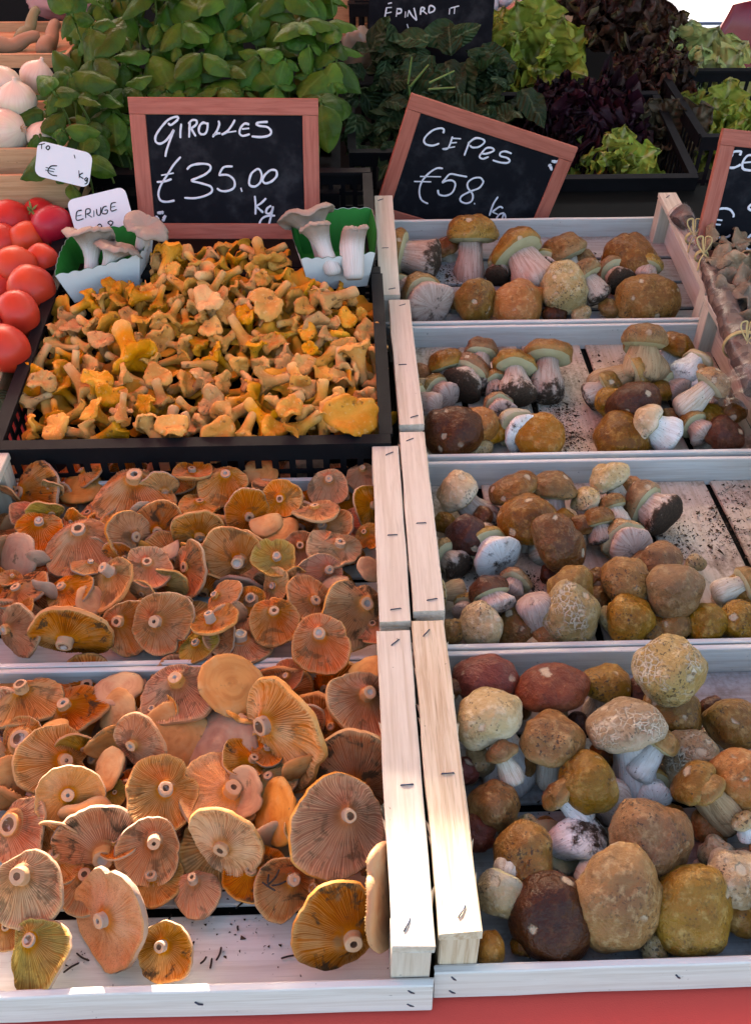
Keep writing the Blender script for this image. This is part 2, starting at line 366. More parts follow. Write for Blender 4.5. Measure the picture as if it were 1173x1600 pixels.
# ------------------------------------------------------------------ ceps
def cap_mat(name, c1, c2, c3, speck=.85, crack=0.0, rough=.40):
    m = Mat(name); co = m.jit(m.co(3), 3.0); p = m.pol(); q = m.xyz(p)
    n1 = m.noise(co, 34, 5, .65, .3); n2 = m.noise(co, 110, 4, .65); n3 = m.noise(co, 300, 2)
    r = m.rand()
    cen = m.step(m.math('ADD', q[2], m.math('MULTIPLY_ADD', n1, .9, -.45)), .15, .75)
    col = m.mix(m.math('MULTIPLY_ADD', m.step(n1, .36, .66), .6, m.math('MULTIPLY_ADD', cen, -.4, .4)), c1, c2)
    col = m.mix(m.math('MULTIPLY', m.step(n2, .48, .70), .6), col, c3)
    col = m.mix(m.math('MULTIPLY', m.step(m.noise(m.jit(m.co(3), 11), 65, 4, .7), .56, .70), .6), col, tuple(k*.45 for k in c2))
    rim = m.step(m.math('ADD', q[2], m.math('MULTIPLY', n1, .6)), 1.12, 1.45)
    col = m.mix(m.math('MULTIPLY', rim, .7), col, c3)
    col = m.hsv(col, m.math('MULTIPLY_ADD', r, .016, .493), m.math('MULTIPLY_ADD', r, .2, 1.0), m.math('MULTIPLY_ADD', m.math('FRACT', m.math('MULTIPLY', r, 17.3)), .42, .74))
    zone = m.step(m.noise(m.jit(m.co(3), 7), 26, 3), .46, .62)
    sp = m.math('MULTIPLY', m.step(n3, .56, .62), zone)
    col = m.mix(m.math('MULTIPLY', sp, speck), col, (.035, .02, .012))
    sp2 = m.math('MULTIPLY', m.step(m.voro(co, 170), .22, .12), m.step(m.noise(co, 45, 1), .5, .6))
    col = m.mix(m.math('MULTIPLY', sp2, speck*.9), col, (.03, .018, .01))
    nick = m.math('MULTIPLY', m.step(m.math('ADD', m.voro(m.jit(m.co(3), 21), 42), m.math('MULTIPLY_ADD', n2, .4, -.2)), .26, .17), m.step(m.noise(m.jit(m.co(3), 9), 20, 1), .51, .57))
    col = m.mix(m.math('MULTIPLY', nick, .75), col, (.55, .42, .28))
    h = m.math('ADD', m.math('MULTIPLY', n2, .8), m.math('MULTIPLY', n3, .35))
    if crack:
        e = m.voro(m.vec('ADD', co, m.comb(m.math('MULTIPLY', n2, .012), m.math('MULTIPLY', n3, .006), 0.0)), 150, 'DISTANCE_TO_EDGE')
        ck = m.math('MULTIPLY', m.step(e, .16, .04), m.step(m.noise(co, 34, 3), .46, .62))
        col = m.mix(m.math('MULTIPLY', ck, crack), col, (.62, .50, .36)); h = m.math('ADD', h, m.math('MULTIPLY', ck, -.8))
    h = m.math('SUBTRACT', h, m.math('MULTIPLY', nick, .5))
    rg = m.math('MULTIPLY_ADD', n2, .25, rough-.1)
    h = m.math('ADD', h, m.math('MULTIPLY', n1, 1.6))
    return m.done(col, rg, .28, (h, .95, .003))
CAPS = {
 'tan': cap_mat('tan_cap_skin', (.29, .145, .050), (.165, .070, .024), (.46, .29, .13)),
 'brown': cap_mat('brown_cap_skin', (.20, .080, .025), (.105, .036, .012), (.36, .20, .085), .35, 0, .30),
 'dark': cap_mat('dark_cap_skin', (.085, .028, .014), (.045, .014, .009), (.15, .06, .03), .3, 0, .34),
 'red': cap_mat('red_cap_skin', (.21, .058, .034), (.13, .032, .02), (.30, .12, .07), .25, 0, .4),
 'pale': cap_mat('pale_cap_skin', (.54, .39, .22), (.36, .22, .10), (.68, .56, .40), .8),
 'crack': cap_mat('cracked_cap_skin', (.40, .27, .14), (.30, .18, .085), (.58, .46, .31), .8, .85),
 'ochre': cap_mat('ochre_cap_skin', (.34, .185, .065), (.20, .095, .034), (.50, .34, .16), .5),
 'orange': cap_mat('orange_cap_skin', (.38, .17, .058), (.25, .09, .03), (.50, .30, .14), .35),
}
LOOK = {'tan': 'tan-capped', 'brown': 'brown-capped', 'dark': 'dark chocolate-capped', 'red': 'red-capped', 'pale': 'pale cream-capped',
        'crack': 'crackled cream-capped', 'ochre': 'yellow-ochre-capped', 'orange': 'orange-tan-capped'}
def stem_mat(name, c1, c2, c3, soil):
    m = Mat(name); p = m.pol(); q = m.xyz(p); co = m.jit(m.co(3), 5)
    st = m.noise(m.comb(m.math('MULTIPLY', q[0], 9), m.math('MULTIPLY', q[1], 9), m.math('MULTIPLY', q[2], 2.2)), 1.0, 4, .65, .5)
    n1 = m.noise(co, 40, 4); n3 = m.noise(co, 330, 2)
    col = m.mix(m.step(st, .40, .68), c1, c2)
    col = m.mix(m.math('MULTIPLY', m.step(n1, .48, .7), .7), col, c3)
    col = m.hsv(col, .5, 1.0, m.math('MULTIPLY_ADD', m.rand(), .3, .82))
    s = m.step(m.math('ADD', m.math('MULTIPLY_ADD', m.noise(co, 60, 4, .7), 1.5, -.75), m.math('ADD', q[2], m.math('MULTIPLY_ADD', m.rand(), .35, soil-.7))), .62, .92)
    sp = m.step(n3, .66, .71)
    col = m.mix(m.math('MULTIPLY', sp, .7), col, (.05, .03, .02))
    col = m.mix(s, col, m.mix(n3, (.016, .011, .008), (.10, .065, .042)))
    h = m.math('ADD', m.math('MULTIPLY', st, .7), m.math('ADD', m.math('MULTIPLY', n3, .25), m.math('MULTIPLY', m.math('MULTIPLY', s, m.noise(co, 500, 2)), 1.5)))
    return m.done(col, .8, .10, (h, .7, .0022))
STEMS = {'cream': stem_mat('cream_stem', (.74, .64, .51), (.54, .39, .26), (.64, .50, .36), .18),
         'white': stem_mat('white_stem', (.82, .77, .72), (.66, .58, .52), (.68, .57, .47), .22),
         'pink': stem_mat('pink_stem', (.60, .44, .36), (.42, .25, .19), (.52, .34, .27), .22),
         'tan': stem_mat('tan_stem', (.46, .30, .16), (.32, .18, .09), (.38, .24, .12), .15),
         'soiled': stem_mat('soiled_stem', (.58, .46, .37), (.40, .26, .19), (.48, .33, .25), .58)}
m = Mat('cep_pores'); co = m.jit(m.co(3), 5)
M_PORES = m.done(m.mix(m.noise(co, 35, 3), (.58, .50, .30), (.42, .33, .16)), .8, .2, (m.voro(co, 900), .5, .001))

def cep_meshes(Rm, Hc, L, rs, bend, seed, kind, stem, lob, bulb=1.25, cut=False):
    """local z: up through the cap; the origin sits at the middle of the cap's rim plane"""
    n = 40; o = seed*7.31
    lobf = [rnd.uniform(0, 6.28) for _ in range(3)]
    def dis(v, k=1.0):
        d = nz(v, 1.1/Rm, o)*.19 + nz(v, 2.4/Rm, o+5)*.09 + nz(v, 6/Rm, o+9)*.028
        return v*(1+d*k)
    def lobe(t): return 1 + .045*math.cos(2*t+lobf[0]) + lob*math.cos(2*t+lobf[1])**3 + .03*math.cos(3*t+lobf[2])
    rows = []; pol = []
    A = [4, 11, 20, 30, 40, 50, 60, 70, 79, 88, 97, 106, 115, 124]
    for a in A:
        a = rad(a); rr = Rm*math.sin(min(a, math.pi/2))**.86; zz = Hc*math.cos(a) if a < math.pi/2 else -Hc*.30*math.sin(a-math.pi/2)*1.6
        if a > math.pi/2: rr = Rm*(1-.22*(1-math.cos(a-math.pi/2))*1.8)
        row = []
        for j in range(n):
            t = 2*math.pi*j/n; v = Vector((rr*math.cos(t), rr*math.sin(t), zz))
            v = dis(v); v.x *= lobe(t); v.y *= lobe(t)
            row.append(v); pol.append((math.cos(t), math.sin(t), min(1.2, a/(math.pi/2))))
        rows.append(row)
    V, F = rings(rows, start=True); pol.append((0, 0, 0))
    cap = mesh('cap', V, [tuple(reversed(f)) for f in F], CAPS[kind], pol)
    last = rows[-1]; prow = [last]; ppol = [(0, 0, 1)]*n
    for s, dz in ((.86, -.10), (.66, -.17), (.44, -.12), (.25, 0)):
        prow.append([Vector((v.x*s, v.y*s, v.z+Hc*dz+.0006*rnd.uniform(-1, 1))) for v in last]); ppol += [(0, 0, s)]*n
    V, F = rings(prow, end=True); ppol.append((0, 0, 0))
    pores = mesh('pores', V, [tuple(reversed(f)) for f in F], M_PORES, ppol)
    rows = []; pol = []; ns = 15; q = 26
    for i in range(ns):
        t = i/(ns-1)
        r = rs*(.86 + (bulb-.86)*smooth(.1, .8, t))
        if t > .8: r *= math.sqrt(max(.02, 1-((t-.8)/.2)**2*.93))
        c = Vector((bend*L*t*t, .12*bend*L*math.sin(t*3), -L*t - Hc*.05))
        row = []
        for j in range(q):
            a = 2*math.pi*j/q
            k = 1 + .16*nz((math.cos(a), math.sin(a), t*2.2), 1.3, o+20) + .05*nz((math.cos(a)*3, math.sin(a)*3, t*7), 1.3, o+31)
            row.append(c + Vector((r*k*math.cos(a), r*k*math.sin(a), r*.12*nz((math.cos(a), math.sin(a), 0), 1, o))))
            pol.append((math.cos(a)+o, math.sin(a)-o, t))
        rows.append(row)
    V, F = rings(rows, end=True); pol.append((o, -o, 1))
    st = mesh('stem', V, [tuple(reversed(f)) for f in F], STEMS[stem], pol)
    return cap, pores, st
CEP_N = [0]
def cep(k, cx, cy, w, ax, ay, az, kind, h=.035, L=1.05, sw=.42, flat=.66, bend=0.0, stem='cream', lob=0.0, ref='cap', bulb=1.25, look=None, spin=0.0):
    CEP_N[0] += 1; p = hit(k, cx, cy, h); s = metres(p); a = view_dir(ax, ay, az)
    if ref == 'stem':                       # w is then the width of the stem's bulb and the point its middle
        rs = w*s/2/bulb; Rm = rs/sw; Ls = L*2*Rm; p = p + a*(Ls*.66)
    else: Rm = w*s/2; rs = Rm*sw*1.18; Ls = L*2*Rm
    Hc = Rm*flat*1.12
    if ref == 'cap': p = p - a*(Hc*.38)
    q = k.M.inverted() @ p; e = 1.08*Rm
    if ref == 'cap' and h < .09:
        q.y = min(max(q.y, .009+e), k.D-.009-e*.8) if h < .06 else max(q.y, .006+e*.8)
        q.x = min(max(q.x, .030+e*.8), k.W-.030-e*.8)
        q.z = max(q.z, FLOOR_Z+.25*Rm)
    p = k.M @ q
    cap, pores, st = cep_meshes(Rm, Hc, Ls, rs, bend, CEP_N[0], kind, stem, lob, bulb)
    t = thing('cep_mushroom', '', 'mushroom', frame(p, a, spin=spin), 'ceps in the wooden crates')
    c = obj('cap', cap, t); obj('pores', pores, c); obj('stem', st, t)
    k.items.append((cx, cy, t, look or LOOK[kind]))
    return t
S = .5055
def A4(X, Y, w, *a, **kw): return cep(R4, 580+X*S, 980+Y*S, w*S, *a, **kw)
# nearest crate
A4(355, 145, 190, -.1, -.75, .55, 'red', h=.055)
A4(350, 262, 212, -.42, -.80, .22, 'pale', h=.078, L=1.35, sw=.52, stem='white', bend=.25, flat=.8, bulb=1.5, look='pale round-capped')
A4(557, 168, 224, -.1, -.88, .25, 'red', h=.065, L=.95, sw=.34, stem='tan', flat=.62)
A4(728, 160, 150, .1, -.8, .45, 'tan', h=.055, L=1.1, sw=.45, stem='soiled', flat=.75)
A4(835, 190, 95, 0, -.6, .6, 'dark', h=.05)
A4(935, 122, 222, -.05, -.45, .85, 'crack', h=.105, L=.9, flat=.85, look='big round speckled')
A4(945, 265, 190, .2, -.3, .8, 'tan', h=.055, flat=.75, stem='tan')
A4(1125, 292, 180, .1, -.5, .8, 'tan', h=.05, flat=.8)
A4(555, 328, 200, -.05, -.82, .40, 'tan', h=.075, L=.95, sw=.3, flat=.72)
A4(777, 285, 236, -.28, -.85, .12, 'crack', h=.085, L=1.15, sw=.42, stem='white', flat=.62, bend=.16, bulb=1.3)
A4(345, 402, 118, -.1, -.2, .9, 'pale', h=.04, flat=.85, look='small pale cream')
A4(655, 472, 194, -.55, -.5, .5, 'tan', h=.07, L=.85, sw=.55, stem='pink', flat=.85)
A4(990, 402, 190, -.1, -.6, .7, 'crack', h=.05, flat=.8)
A4(985, 470, 150, -.68, -.68, .1, 'tan', h=.072, L=1.35, sw=.62, stem='tan', flat=.6, bulb=1.05, look='log-shaped brown-stemmed')
A4(1145, 462, 190, .1, -.8, .5, 'orange', h=.07, flat=1.3, L=.8)
A4(375, 545, 158, -.2, -.55, .75, 'tan', h=.045, flat=1.0)
A4(615, 640, 150, -.35, .62, -.55, 'pale', ref='stem', h=.04, L=.75, sw=.62, stem='white', bend=.4, look='white-stemmed upturned')
A4(465, 712, 196, -.35, -.35, .85, 'tan', h=.05, flat=.9, lob=.07, stem='cream')
A4(882, 662, 248, .15, -.25, .92, 'tan', h=.065, flat=.8, lob=.06)
A4(768, 845, 306, .05, -.12, .98, 'ochre', h=.06, flat=.62, lob=.06, L=.6, look='largest, yellow-brown-capped')
A4(398, 842, 170, -.25, .5, .4, 'pale', h=.038, flat=.9, stem='cream', L=.5)
A4(570, 930, 268, -.05, -.35, .9, 'dark', h=.045, flat=.75, L=.5)
A4(1020, 940, 285, .05, -.35, .9, 'ochre', h=.045, flat=.72, L=.5, lob=.07)
A4(978, 815, 130, -.2, .4, -.6, 'tan', ref='stem', h=.03, L=.6, sw=.7, stem='pink', look='pinkish bulbous-stemmed')
A4(1140, 782, 190, .2, -.3, .9, 'pale', h=.05, flat=.85)
A4(1072, 705, 110, -.1, -.2, .9, 'pale', h=.035, flat=.9)
A4(1160, 640, 60, -.3, -.9, .2, 'pale', ref='stem', h=.05, L=.8, sw=.6, stem='white', look='slim white-stemmed')
A4(285, 445, 90, -.3, -.4, .8, 'red', h=.035)
A4(325, 635, 125, -.4, -.2, .8, 'red', h=.03, flat=.8)
A4(365, 985, 95, -.1, -.9, .2, 'orange', h=.03, flat=1.2)
A4(255, 185, 60, 0, -.5, .8, 'brown', h=.05)
A4(690, 560, 120, .1, -.2, .9, 'tan', h=.02)
A4(540, 640, 100, .1, -.2, .9, 'tan', h=.012)
A4(840, 430, 92, .5, -.75, .0, 'tan', ref='stem', h=.055, L=1.1, sw=.6, stem='white', look='leaning white-stemmed'); A4(640, 575, 84, -.65, -.6, .0, 'tan', ref='stem', h=.045, L=1.1, sw=.6, stem='white', look='slanting white-stemmed'); A4(430, 455, 80, -.4, -.85, .0, 'tan', ref='stem', h=.05, L=1.0, sw=.6, stem='cream', look='slanting cream-stemmed'); A4(1090, 560, 96, -.6, -.7, .1, 'tan', ref='stem', h=.055, L=1.1, sw=.65, stem='tan', look='slanting tan-stemmed'); A4(450, 430, 100, -.2, -.3, .8, 'tan', h=.03); A4(720, 395, 90, .2, -.4, .8, 'brown', h=.03); A4(870, 520, 110, .1, -.4, -.7, 'tan', ref='stem', h=.03, L=.7, sw=.75, stem='white', look='white-stemmed tucked-in'); A4(640, 300, 80, .1, -.4, .8, 'dark', h=.03); A4(480, 620, 90, -.2, -.3, .8, 'pale', h=.02); A4(930, 590, 90, 0, -.3, .9, 'tan', h=.02); A4(1050, 620, 120, .2, -.3, .8, 'orange', h=.03); A4(460, 240, 90, 0, -.4, .8, 'brown', h=.03); A4(1060, 250, 90, 0, -.4, .8, 'dark', h=.04); A4(470, 980, 80, -.2, -.4, .8, 'tan', h=.02); A4(880, 990, 90, .2, -.3, .9, 'pale', h=.02); A4(1150, 900, 110, .2, -.3, .9, 'tan', h=.03)
def A3(X, Y, w, *a, **kw): return cep(R3, 580+X*S, 680+Y*S, w*S, *a, **kw)
A3(252, 165, 145, -.62, -.62, .25, 'pale', h=.05, L=1.15, sw=.52, stem='soiled', flat=.8, bulb=1.35)
A3(430, 155, 165, -.42, -.85, .12, 'brown', h=.05, flat=.6, sw=.3, L=.8)
A3(560, 148, 152, .05, -.88, .2, 'tan', h=.055, flat=.62, sw=.5, stem='pink', L=.9)
A3(727, 122, 118, -.45, -.80, .25, 'pale', h=.06, flat=.8, sw=.5, L=1.55, stem='cream', bulb=1.15)
A3(803, 148, 75, .1, -.7, .5, 'orange', h=.04, L=1.2)
A3(655, 190, 96, -.45, -.7, .3, 'pale', h=.045, sw=.8, L=1.2, stem='cream', look='thick-stemmed cream')
A3(895, 245, 148, -.55, -.50, -.5, 'tan', ref='stem', h=.035, L=.7, sw=.8, stem='soiled', look='fat soil-crusted')
A3(283, 312, 130, -.6, -.1, .75, 'dark', h=.05, L=1.0, sw=.6, stem='soiled', flat=.8)
A3(385, 375, 150, -.3, -.35, -.5, 'tan', ref='stem', h=.035, L=.6, sw=.8, stem='white', look='fat white-stemmed')
A3(483, 247, 172, -.1, -.55, .75, 'brown', h=.06, flat=.75, L=.8, sw=.42, stem='cream')
A3(585, 332, 178, .1, -.15, .95, 'brown', h=.07, flat=.75, lob=.13, look='twin brown')
A3(650, 272, 75, -.1, -.6, .6, 'brown', h=.045, L=1.2)
A3(710, 312, 92, -.2, -.8, -.1, 'brown', ref='stem', h=.03, L=.7, sw=.7, stem='soiled', look='small soiled-stemmed')
A3(800, 347, 142, -.2, -.3, -.75, 'tan', ref='stem', h=.035, L=.6, sw=.8, stem='pink', look='stubby pink-stemmed')
A3(900, 382, 132, .1, -.45, .8, 'tan', h=.05, flat=.7)
A3(780, 442, 165, -.45, -.45, .7, 'tan', h=.06, L=.9, sw=.55, stem='cream', flat=.75)
A3(945, 475, 178, .1, -.2, .95, 'ochre', h=.07, flat=.85, look='big round golden-capped')
A3(625, 472, 148, 0, -.3, .9, 'tan', h=.06, flat=.85)
A3(1090, 482, 84, .85, -.35, .0, 'tan', ref='stem', h=.045, L=1.0, sw=.62, stem='cream', look='sideways cream-stemmed')
A3(1155, 470, 100, .5, -.4, .6, 'tan', h=.045)
A3(630, 588, 198, 0, -.3, .9, 'crack', h=.05, flat=.68)
A3(810, 598, 158, 0, -.35, .9, 'tan', h=.045, flat=.75)
A3(1040, 582, 132, .05, -.2, .95, 'tan', h=.04, flat=.85)
A3(1140, 572, 125, .1, -.2, .9, 'tan', h=.04, flat=.9)
A3(945, 592, 105, 0, -.2, .9, 'ochre', h=.035)
A3(505, 540, 118, .25, .8, -.2, 'tan', ref='stem', h=.04, L=.9, sw=.62, stem='pink', look='upturned pink-stemmed')
A3(380, 528, 132, -.25, -.65, -.3, 'dark', ref='stem', h=.038, L=.55, sw=.8, stem='pink', look='pink-bulbed dark-rimmed')
A3(342, 604, 145, .05, -.25, .9, 'pale', h=.04, flat=.8)
A3(250, 605, 80, 0, -.2, .9, 'tan', h=.035, flat=1.0)
A3(262, 400, 100, -.5, -.4, -.6, 'tan', ref='stem', h=.025, L=.7, sw=.7, stem='soiled', look='speckled soiled-stemmed')
A3(262, 480, 76, -.8, .1, .1, 'tan', ref='stem', h=.03, L=.8, sw=.6, stem='tan', look='brown-stemmed sideways')
A3(745, 562, 84, 0, -.2, .9, 'pale', h=.03)
A3(285, 545, 70, .2, -.4, -.6, 'tan', ref='stem', h=.025, L=.7, sw=.7, stem='pink', look='small pink-stemmed')
A3(1003, 395, 62, 0, -.2, .9, 'pale', h=.025)
A3(560, 430, 80, 0, -.2, .9, 'dark', h=.02)
A3(225, 270, 70, -.3, -.2, .9, 'tan', h=.03)
A3(690, 520, 110, 0, -.2, .9, 'tan', h=.02)
A3(460, 600, 150, .0, -.1, .95, 'tan', h=.018)
S2 = .5115
A3(600, 255, 70, .2, -.5, .7, 'tan', h=.04); A3(860, 420, 80, -.2, -.4, -.6, 'tan', ref='stem', h=.03, L=.7, sw=.7, stem='soiled', look='soil-streaked'); A3(345, 250, 70, -.1, -.3, .9, 'brown', h=.03); A3(430, 480, 84, .3, -.5, -.5, 'tan', ref='stem', h=.025, L=.7, sw=.7, stem='pink', look='pale pink-stemmed'); A3(700, 440, 70, .1, -.4, .8, 'brown', h=.03); A3(560, 640, 110, 0, -.3, .9, 'tan', h=.025); A3(890, 640, 110, .1, -.3, .9, 'tan', h=.025); A3(420, 330, 60, .1, -.4, .8, 'dark', h=.03); A3(760, 260, 80, -.2, -.7, -.2, 'tan', ref='stem', h=.03, L=.8, sw=.7, stem='cream', look='cream-stemmed tucked-in')
def A2(X, Y, w, *a, **kw): return cep(R2, 573+X*S2, 300+Y*S2, w*S2, *a, **kw)
A2(240, 508, 124, -.25, -.88, .05, 'brown', h=.05, flat=.62, sw=.5, stem='soiled', bend=.12)
A2(345, 478, 102, .05, -.80, -.42, 'brown', h=.055, flat=.72, sw=.55, L=1.2, stem='soiled', bend=.25, bulb=1.4)
A2(448, 520, 138, .0, -.80, -.42, 'brown', h=.052, flat=.6, sw=.48, L=.95, stem='soiled', bulb=1.45)
A2(553, 482, 138, .08, -.84, -.30, 'brown', h=.055, flat=.66, sw=.45, L=1.15, stem='soiled', bulb=1.45)
A2(295, 588, 130, .45, -.6, -.4, 'brown', ref='stem', h=.03, L=.6, sw=.8, stem='soiled', look='white bulb-stemmed')
A2(265, 728, 190, -.15, -.45, .75, 'dark', h=.05, flat=.66, L=.6, look='big chocolate-capped')
A2(352, 705, 118, .25, -.35, .85, 'orange', h=.045, flat=1.0)
A2(192, 652, 92, -.7, -.3, -.4, 'tan', ref='stem', h=.03, L=.8, sw=.7, stem='pink', look='pink-stemmed sideways')
A2(410, 672, 96, -.2, -.5, -.7, 'tan', ref='stem', h=.028, L=.6, sw=.8, stem='pink', look='stubby pink bulb-stemmed')
A2(475, 738, 125, -.3, -.4, -.7, 'pale', ref='stem', h=.032, L=.6, sw=.8, stem='white', look='chalky white bulb-stemmed')
A2(542, 768, 165, .1, -.4, .8, 'orange', h=.04, flat=.7)
A2(840, 443, 124, .0, -.85, -.35, 'brown', h=.07, flat=.7, sw=.62, L=1.2, stem='tan', bulb=1.45)
A2(725, 585, 96, .85, -.35, .05, 'tan', ref='stem', h=.035, L=1.2, sw=.6, stem='tan', look='club-shaped brown-stemmed')
A2(838, 535, 122, .1, -.9, .1, 'tan', ref='stem', h=.06, L=.9, sw=.7, stem='tan', look='thick tan-stemmed')
A2(820, 652, 158, -.1, .1, .95, 'dark', h=.05, flat=1.0, look='club-shaped dark brown')
A2(740, 640, 95, -.4, .1, .8, 'tan', h=.04, flat=1.0)
A2(948, 458, 112, .2, -.75, .4, 'brown', h=.05, flat=.7, sw=.6, stem='white', bend=-.3)
A2(1012, 512, 84, .7, -.6, -.45, 'pale', h=.05, flat=.62, sw=.75, L=1.3, stem='white', look='cup-edged pale lilac-stemmed')
A2(1040, 572, 95, .2, -.5, .7, 'orange', h=.04)
A2(955, 605, 84, -.3, -.4, -.6, 'tan', ref='stem', h=.03, L=.7, sw=.7, stem='pink', look='slight pink-stemmed')
A2(985, 648, 88, .68, -.62, .1, 'tan', ref='stem', h=.05, L=1.2, sw=.62, stem='cream', look='leaning straw-stemmed')
A2(1060, 688, 100, .3, -.4, .8, 'tan', h=.03, flat=.7)
A2(785, 768, 172, 0, -.45, .85, 'brown', h=.035, flat=.75)
A2(912, 742, 122, -.75, -.45, .05, 'pale', ref='stem', h=.035, L=.8, sw=.75, stem='white', look='lilac-white fat-stemmed')
A2(1020, 735, 84, -.3, -.5, -.5, 'tan', ref='stem', h=.03, L=.7, sw=.7, stem='pink', look='brownish stubby-stemmed')
A2(1098, 735, 118, .2, -.35, .85, 'dark', h=.04, flat=.8)
A2(160, 548, 70, -.3, -.4, .8, 'orange', h=.035)
A2(165, 600, 76, -.5, -.3, -.5, 'tan', ref='stem', h=.025, L=.7, sw=.7, stem='tan', look='brown stubby-stemmed')
A2(185, 695, 60, -.4, -.2, .8, 'pale', h=.02)
A2(400, 610, 80, -.2, -.6, -.4, 'brown', ref='stem', h=.022, L=.7, sw=.7, stem='soiled', look='black-soiled stubby'); A2(240, 620, 90, -.4, -.4, -.5, 'tan', ref='stem', h=.025, L=.7, sw=.7, stem='pink', look='pinkish fallen'); A2(900, 600, 80, .2, -.5, .6, 'tan', h=.035); A2(940, 690, 80, .3, -.4, .7, 'tan', h=.025); A2(1010, 600, 80, .3, -.6, -.3, 'tan', ref='stem', h=.03, L=.7, sw=.7, stem='white', look='white-stemmed tucked-in'); A2(330, 770, 110, .1, -.3, .8, 'pale', h=.02); A2(390, 730, 80, .1, -.3, .8, 'orange', h=.03); A2(690, 620, 90, .6, -.3, .2, 'tan', ref='stem', h=.028, L=.8, sw=.7, stem='soiled', look='soil-footed fallen'); A2(1120, 660, 90, .2, -.4, .7, 'brown', h=.04); A2(1090, 610, 84, .4, -.5, .5, 'tan', h=.04)
def A1(X, Y, w, *a, **kw): return cep(R1, 573+X*S2, 300+Y*S2, w*S2, *a, **kw)
A1(178, 208, 130, -.85, -.2, -.1, 'brown', ref='stem', h=.035, L=.9, sw=.7, stem='soiled', look='soil-caked pinkish-stemmed')
A1(108, 165, 50, -.3, -.6, .5, 'orange', h=.05)
A1(318, 105, 162, .0, -.93, .22, 'tan', h=.075, flat=.66, sw=.42, L=1.0, stem='pink', bulb=1.2, look='tall upright tan-capped')
A1(447, 165, 170, -.40, -.78, -.30, 'brown', h=.06, flat=.62, sw=.55, L=.95, stem='pink', bulb=1.3)
A1(595, 165, 138, -.40, -.85, .1, 'tan', h=.05, flat=.75)
A1(795, 182, 168, -.2, -.72, .55, 'brown', h=.055, flat=.8, stem='soiled', look='big smooth brown-capped')
A1(190, 338, 152, -.3, -.5, -.6, 'tan', ref='stem', h=.04, L=.6, sw=.85, stem='pink', look='bulky mauve bulb-stemmed')
A1(335, 322, 132, .1, -.25, .9, 'tan', h=.05, flat=1.15)
A1(462, 352, 172, .05, -.45, .8, 'orange', h=.04, flat=.72)
A1(605, 288, 152, -.1, -.15, .95, 'pale', h=.055, flat=.95)
A1(700, 305, 84, -.5, -.8, -.1, 'tan', ref='stem', h=.04, L=.9, sw=.62, stem='soiled', look='slim soil-caked')
A1(850, 252, 70, .3, -.8, -.2, 'tan', ref='stem', h=.04, L=.7, sw=.7, stem='pink', look='small pink stub-stemmed')
A1(865, 322, 190, .05, -.4, .9, 'tan', h=.045, flat=.7, look='big mottled tan-capped')
A1(655, 368, 60, 0, -.3, .9, 'pale', h=.025); A1(742, 352, 66, .1, -.3, .9, 'tan', h=.025)
A1(522, 312, 62, .1, -.3, .9, 'orange', h=.04); A1(275, 330, 60, .1, -.3, .9, 'tan', h=.025)
A1(575, 372, 70, .1, -.3, .9, 'dark', h=.02)
A1(240, 160, 90, -.2, -.6, .5, 'brown', h=.03); A1(400, 250, 76, .2, -.6, -.3, 'tan', ref='stem', h=.025, L=.7, sw=.7, stem='soiled', look='soil-streaked fallen'); A1(540, 240, 90, .2, -.4, -.6, 'tan', ref='stem', h=.03, L=.7, sw=.7, stem='pink', look='pink-stemmed fallen'); A1(770, 270, 90, -.2, -.5, -.5, 'brown', ref='stem', h=.03, L=.7, sw=.7, stem='soiled', look='black-soiled squat'); A1(410, 380, 80, .1, -.3, .8, 'tan', h=.02); A1(120, 300, 80, -.4, -.3, -.6, 'tan', ref='stem', h=.025, L=.7, sw=.7, stem='pink', look='pinkish tucked-in'); A1(660, 200, 80, .1, -.5, .7, 'tan', h=.035)
for k, nm, rws in ((R4, 'the nearest cep crate', 6), (R3, 'the second cep crate', 6), (R2, 'the third cep crate', 5), (R1, 'the farthest cep crate', 3)):
    rank_labels(k.items, rws, '{look} cep, {pos} in the {row} row of '+nm)
# the rest of the nearest crate, outside the picture
_n = len(R4.items)
for (px, py, w, kd) in ((1240, 1110, 90, 'tan'), (1330, 1120, 96, 'brown'), (1255, 1210, 110, 'pale'), (1350, 1220, 100, 'tan'), (1270, 1310, 120, 'tan'), (1385, 1320, 110, 'brown'), (1250, 1420, 130, 'ochre'), (1370, 1430, 130, 'tan'), (1440, 1380, 90, 'red'), (1210, 1330, 80, 'orange')):
    cep(R4, px, py, w, rnd.uniform(-.4, .4), -.5, .7, kd, h=.045)
for i, (px, py, o, lk) in enumerate(R4.items[_n:]): o['label'] = lk+' cep beyond the right-hand edge of view in the nearest crate'; o['group'] = 'ceps outside the view'
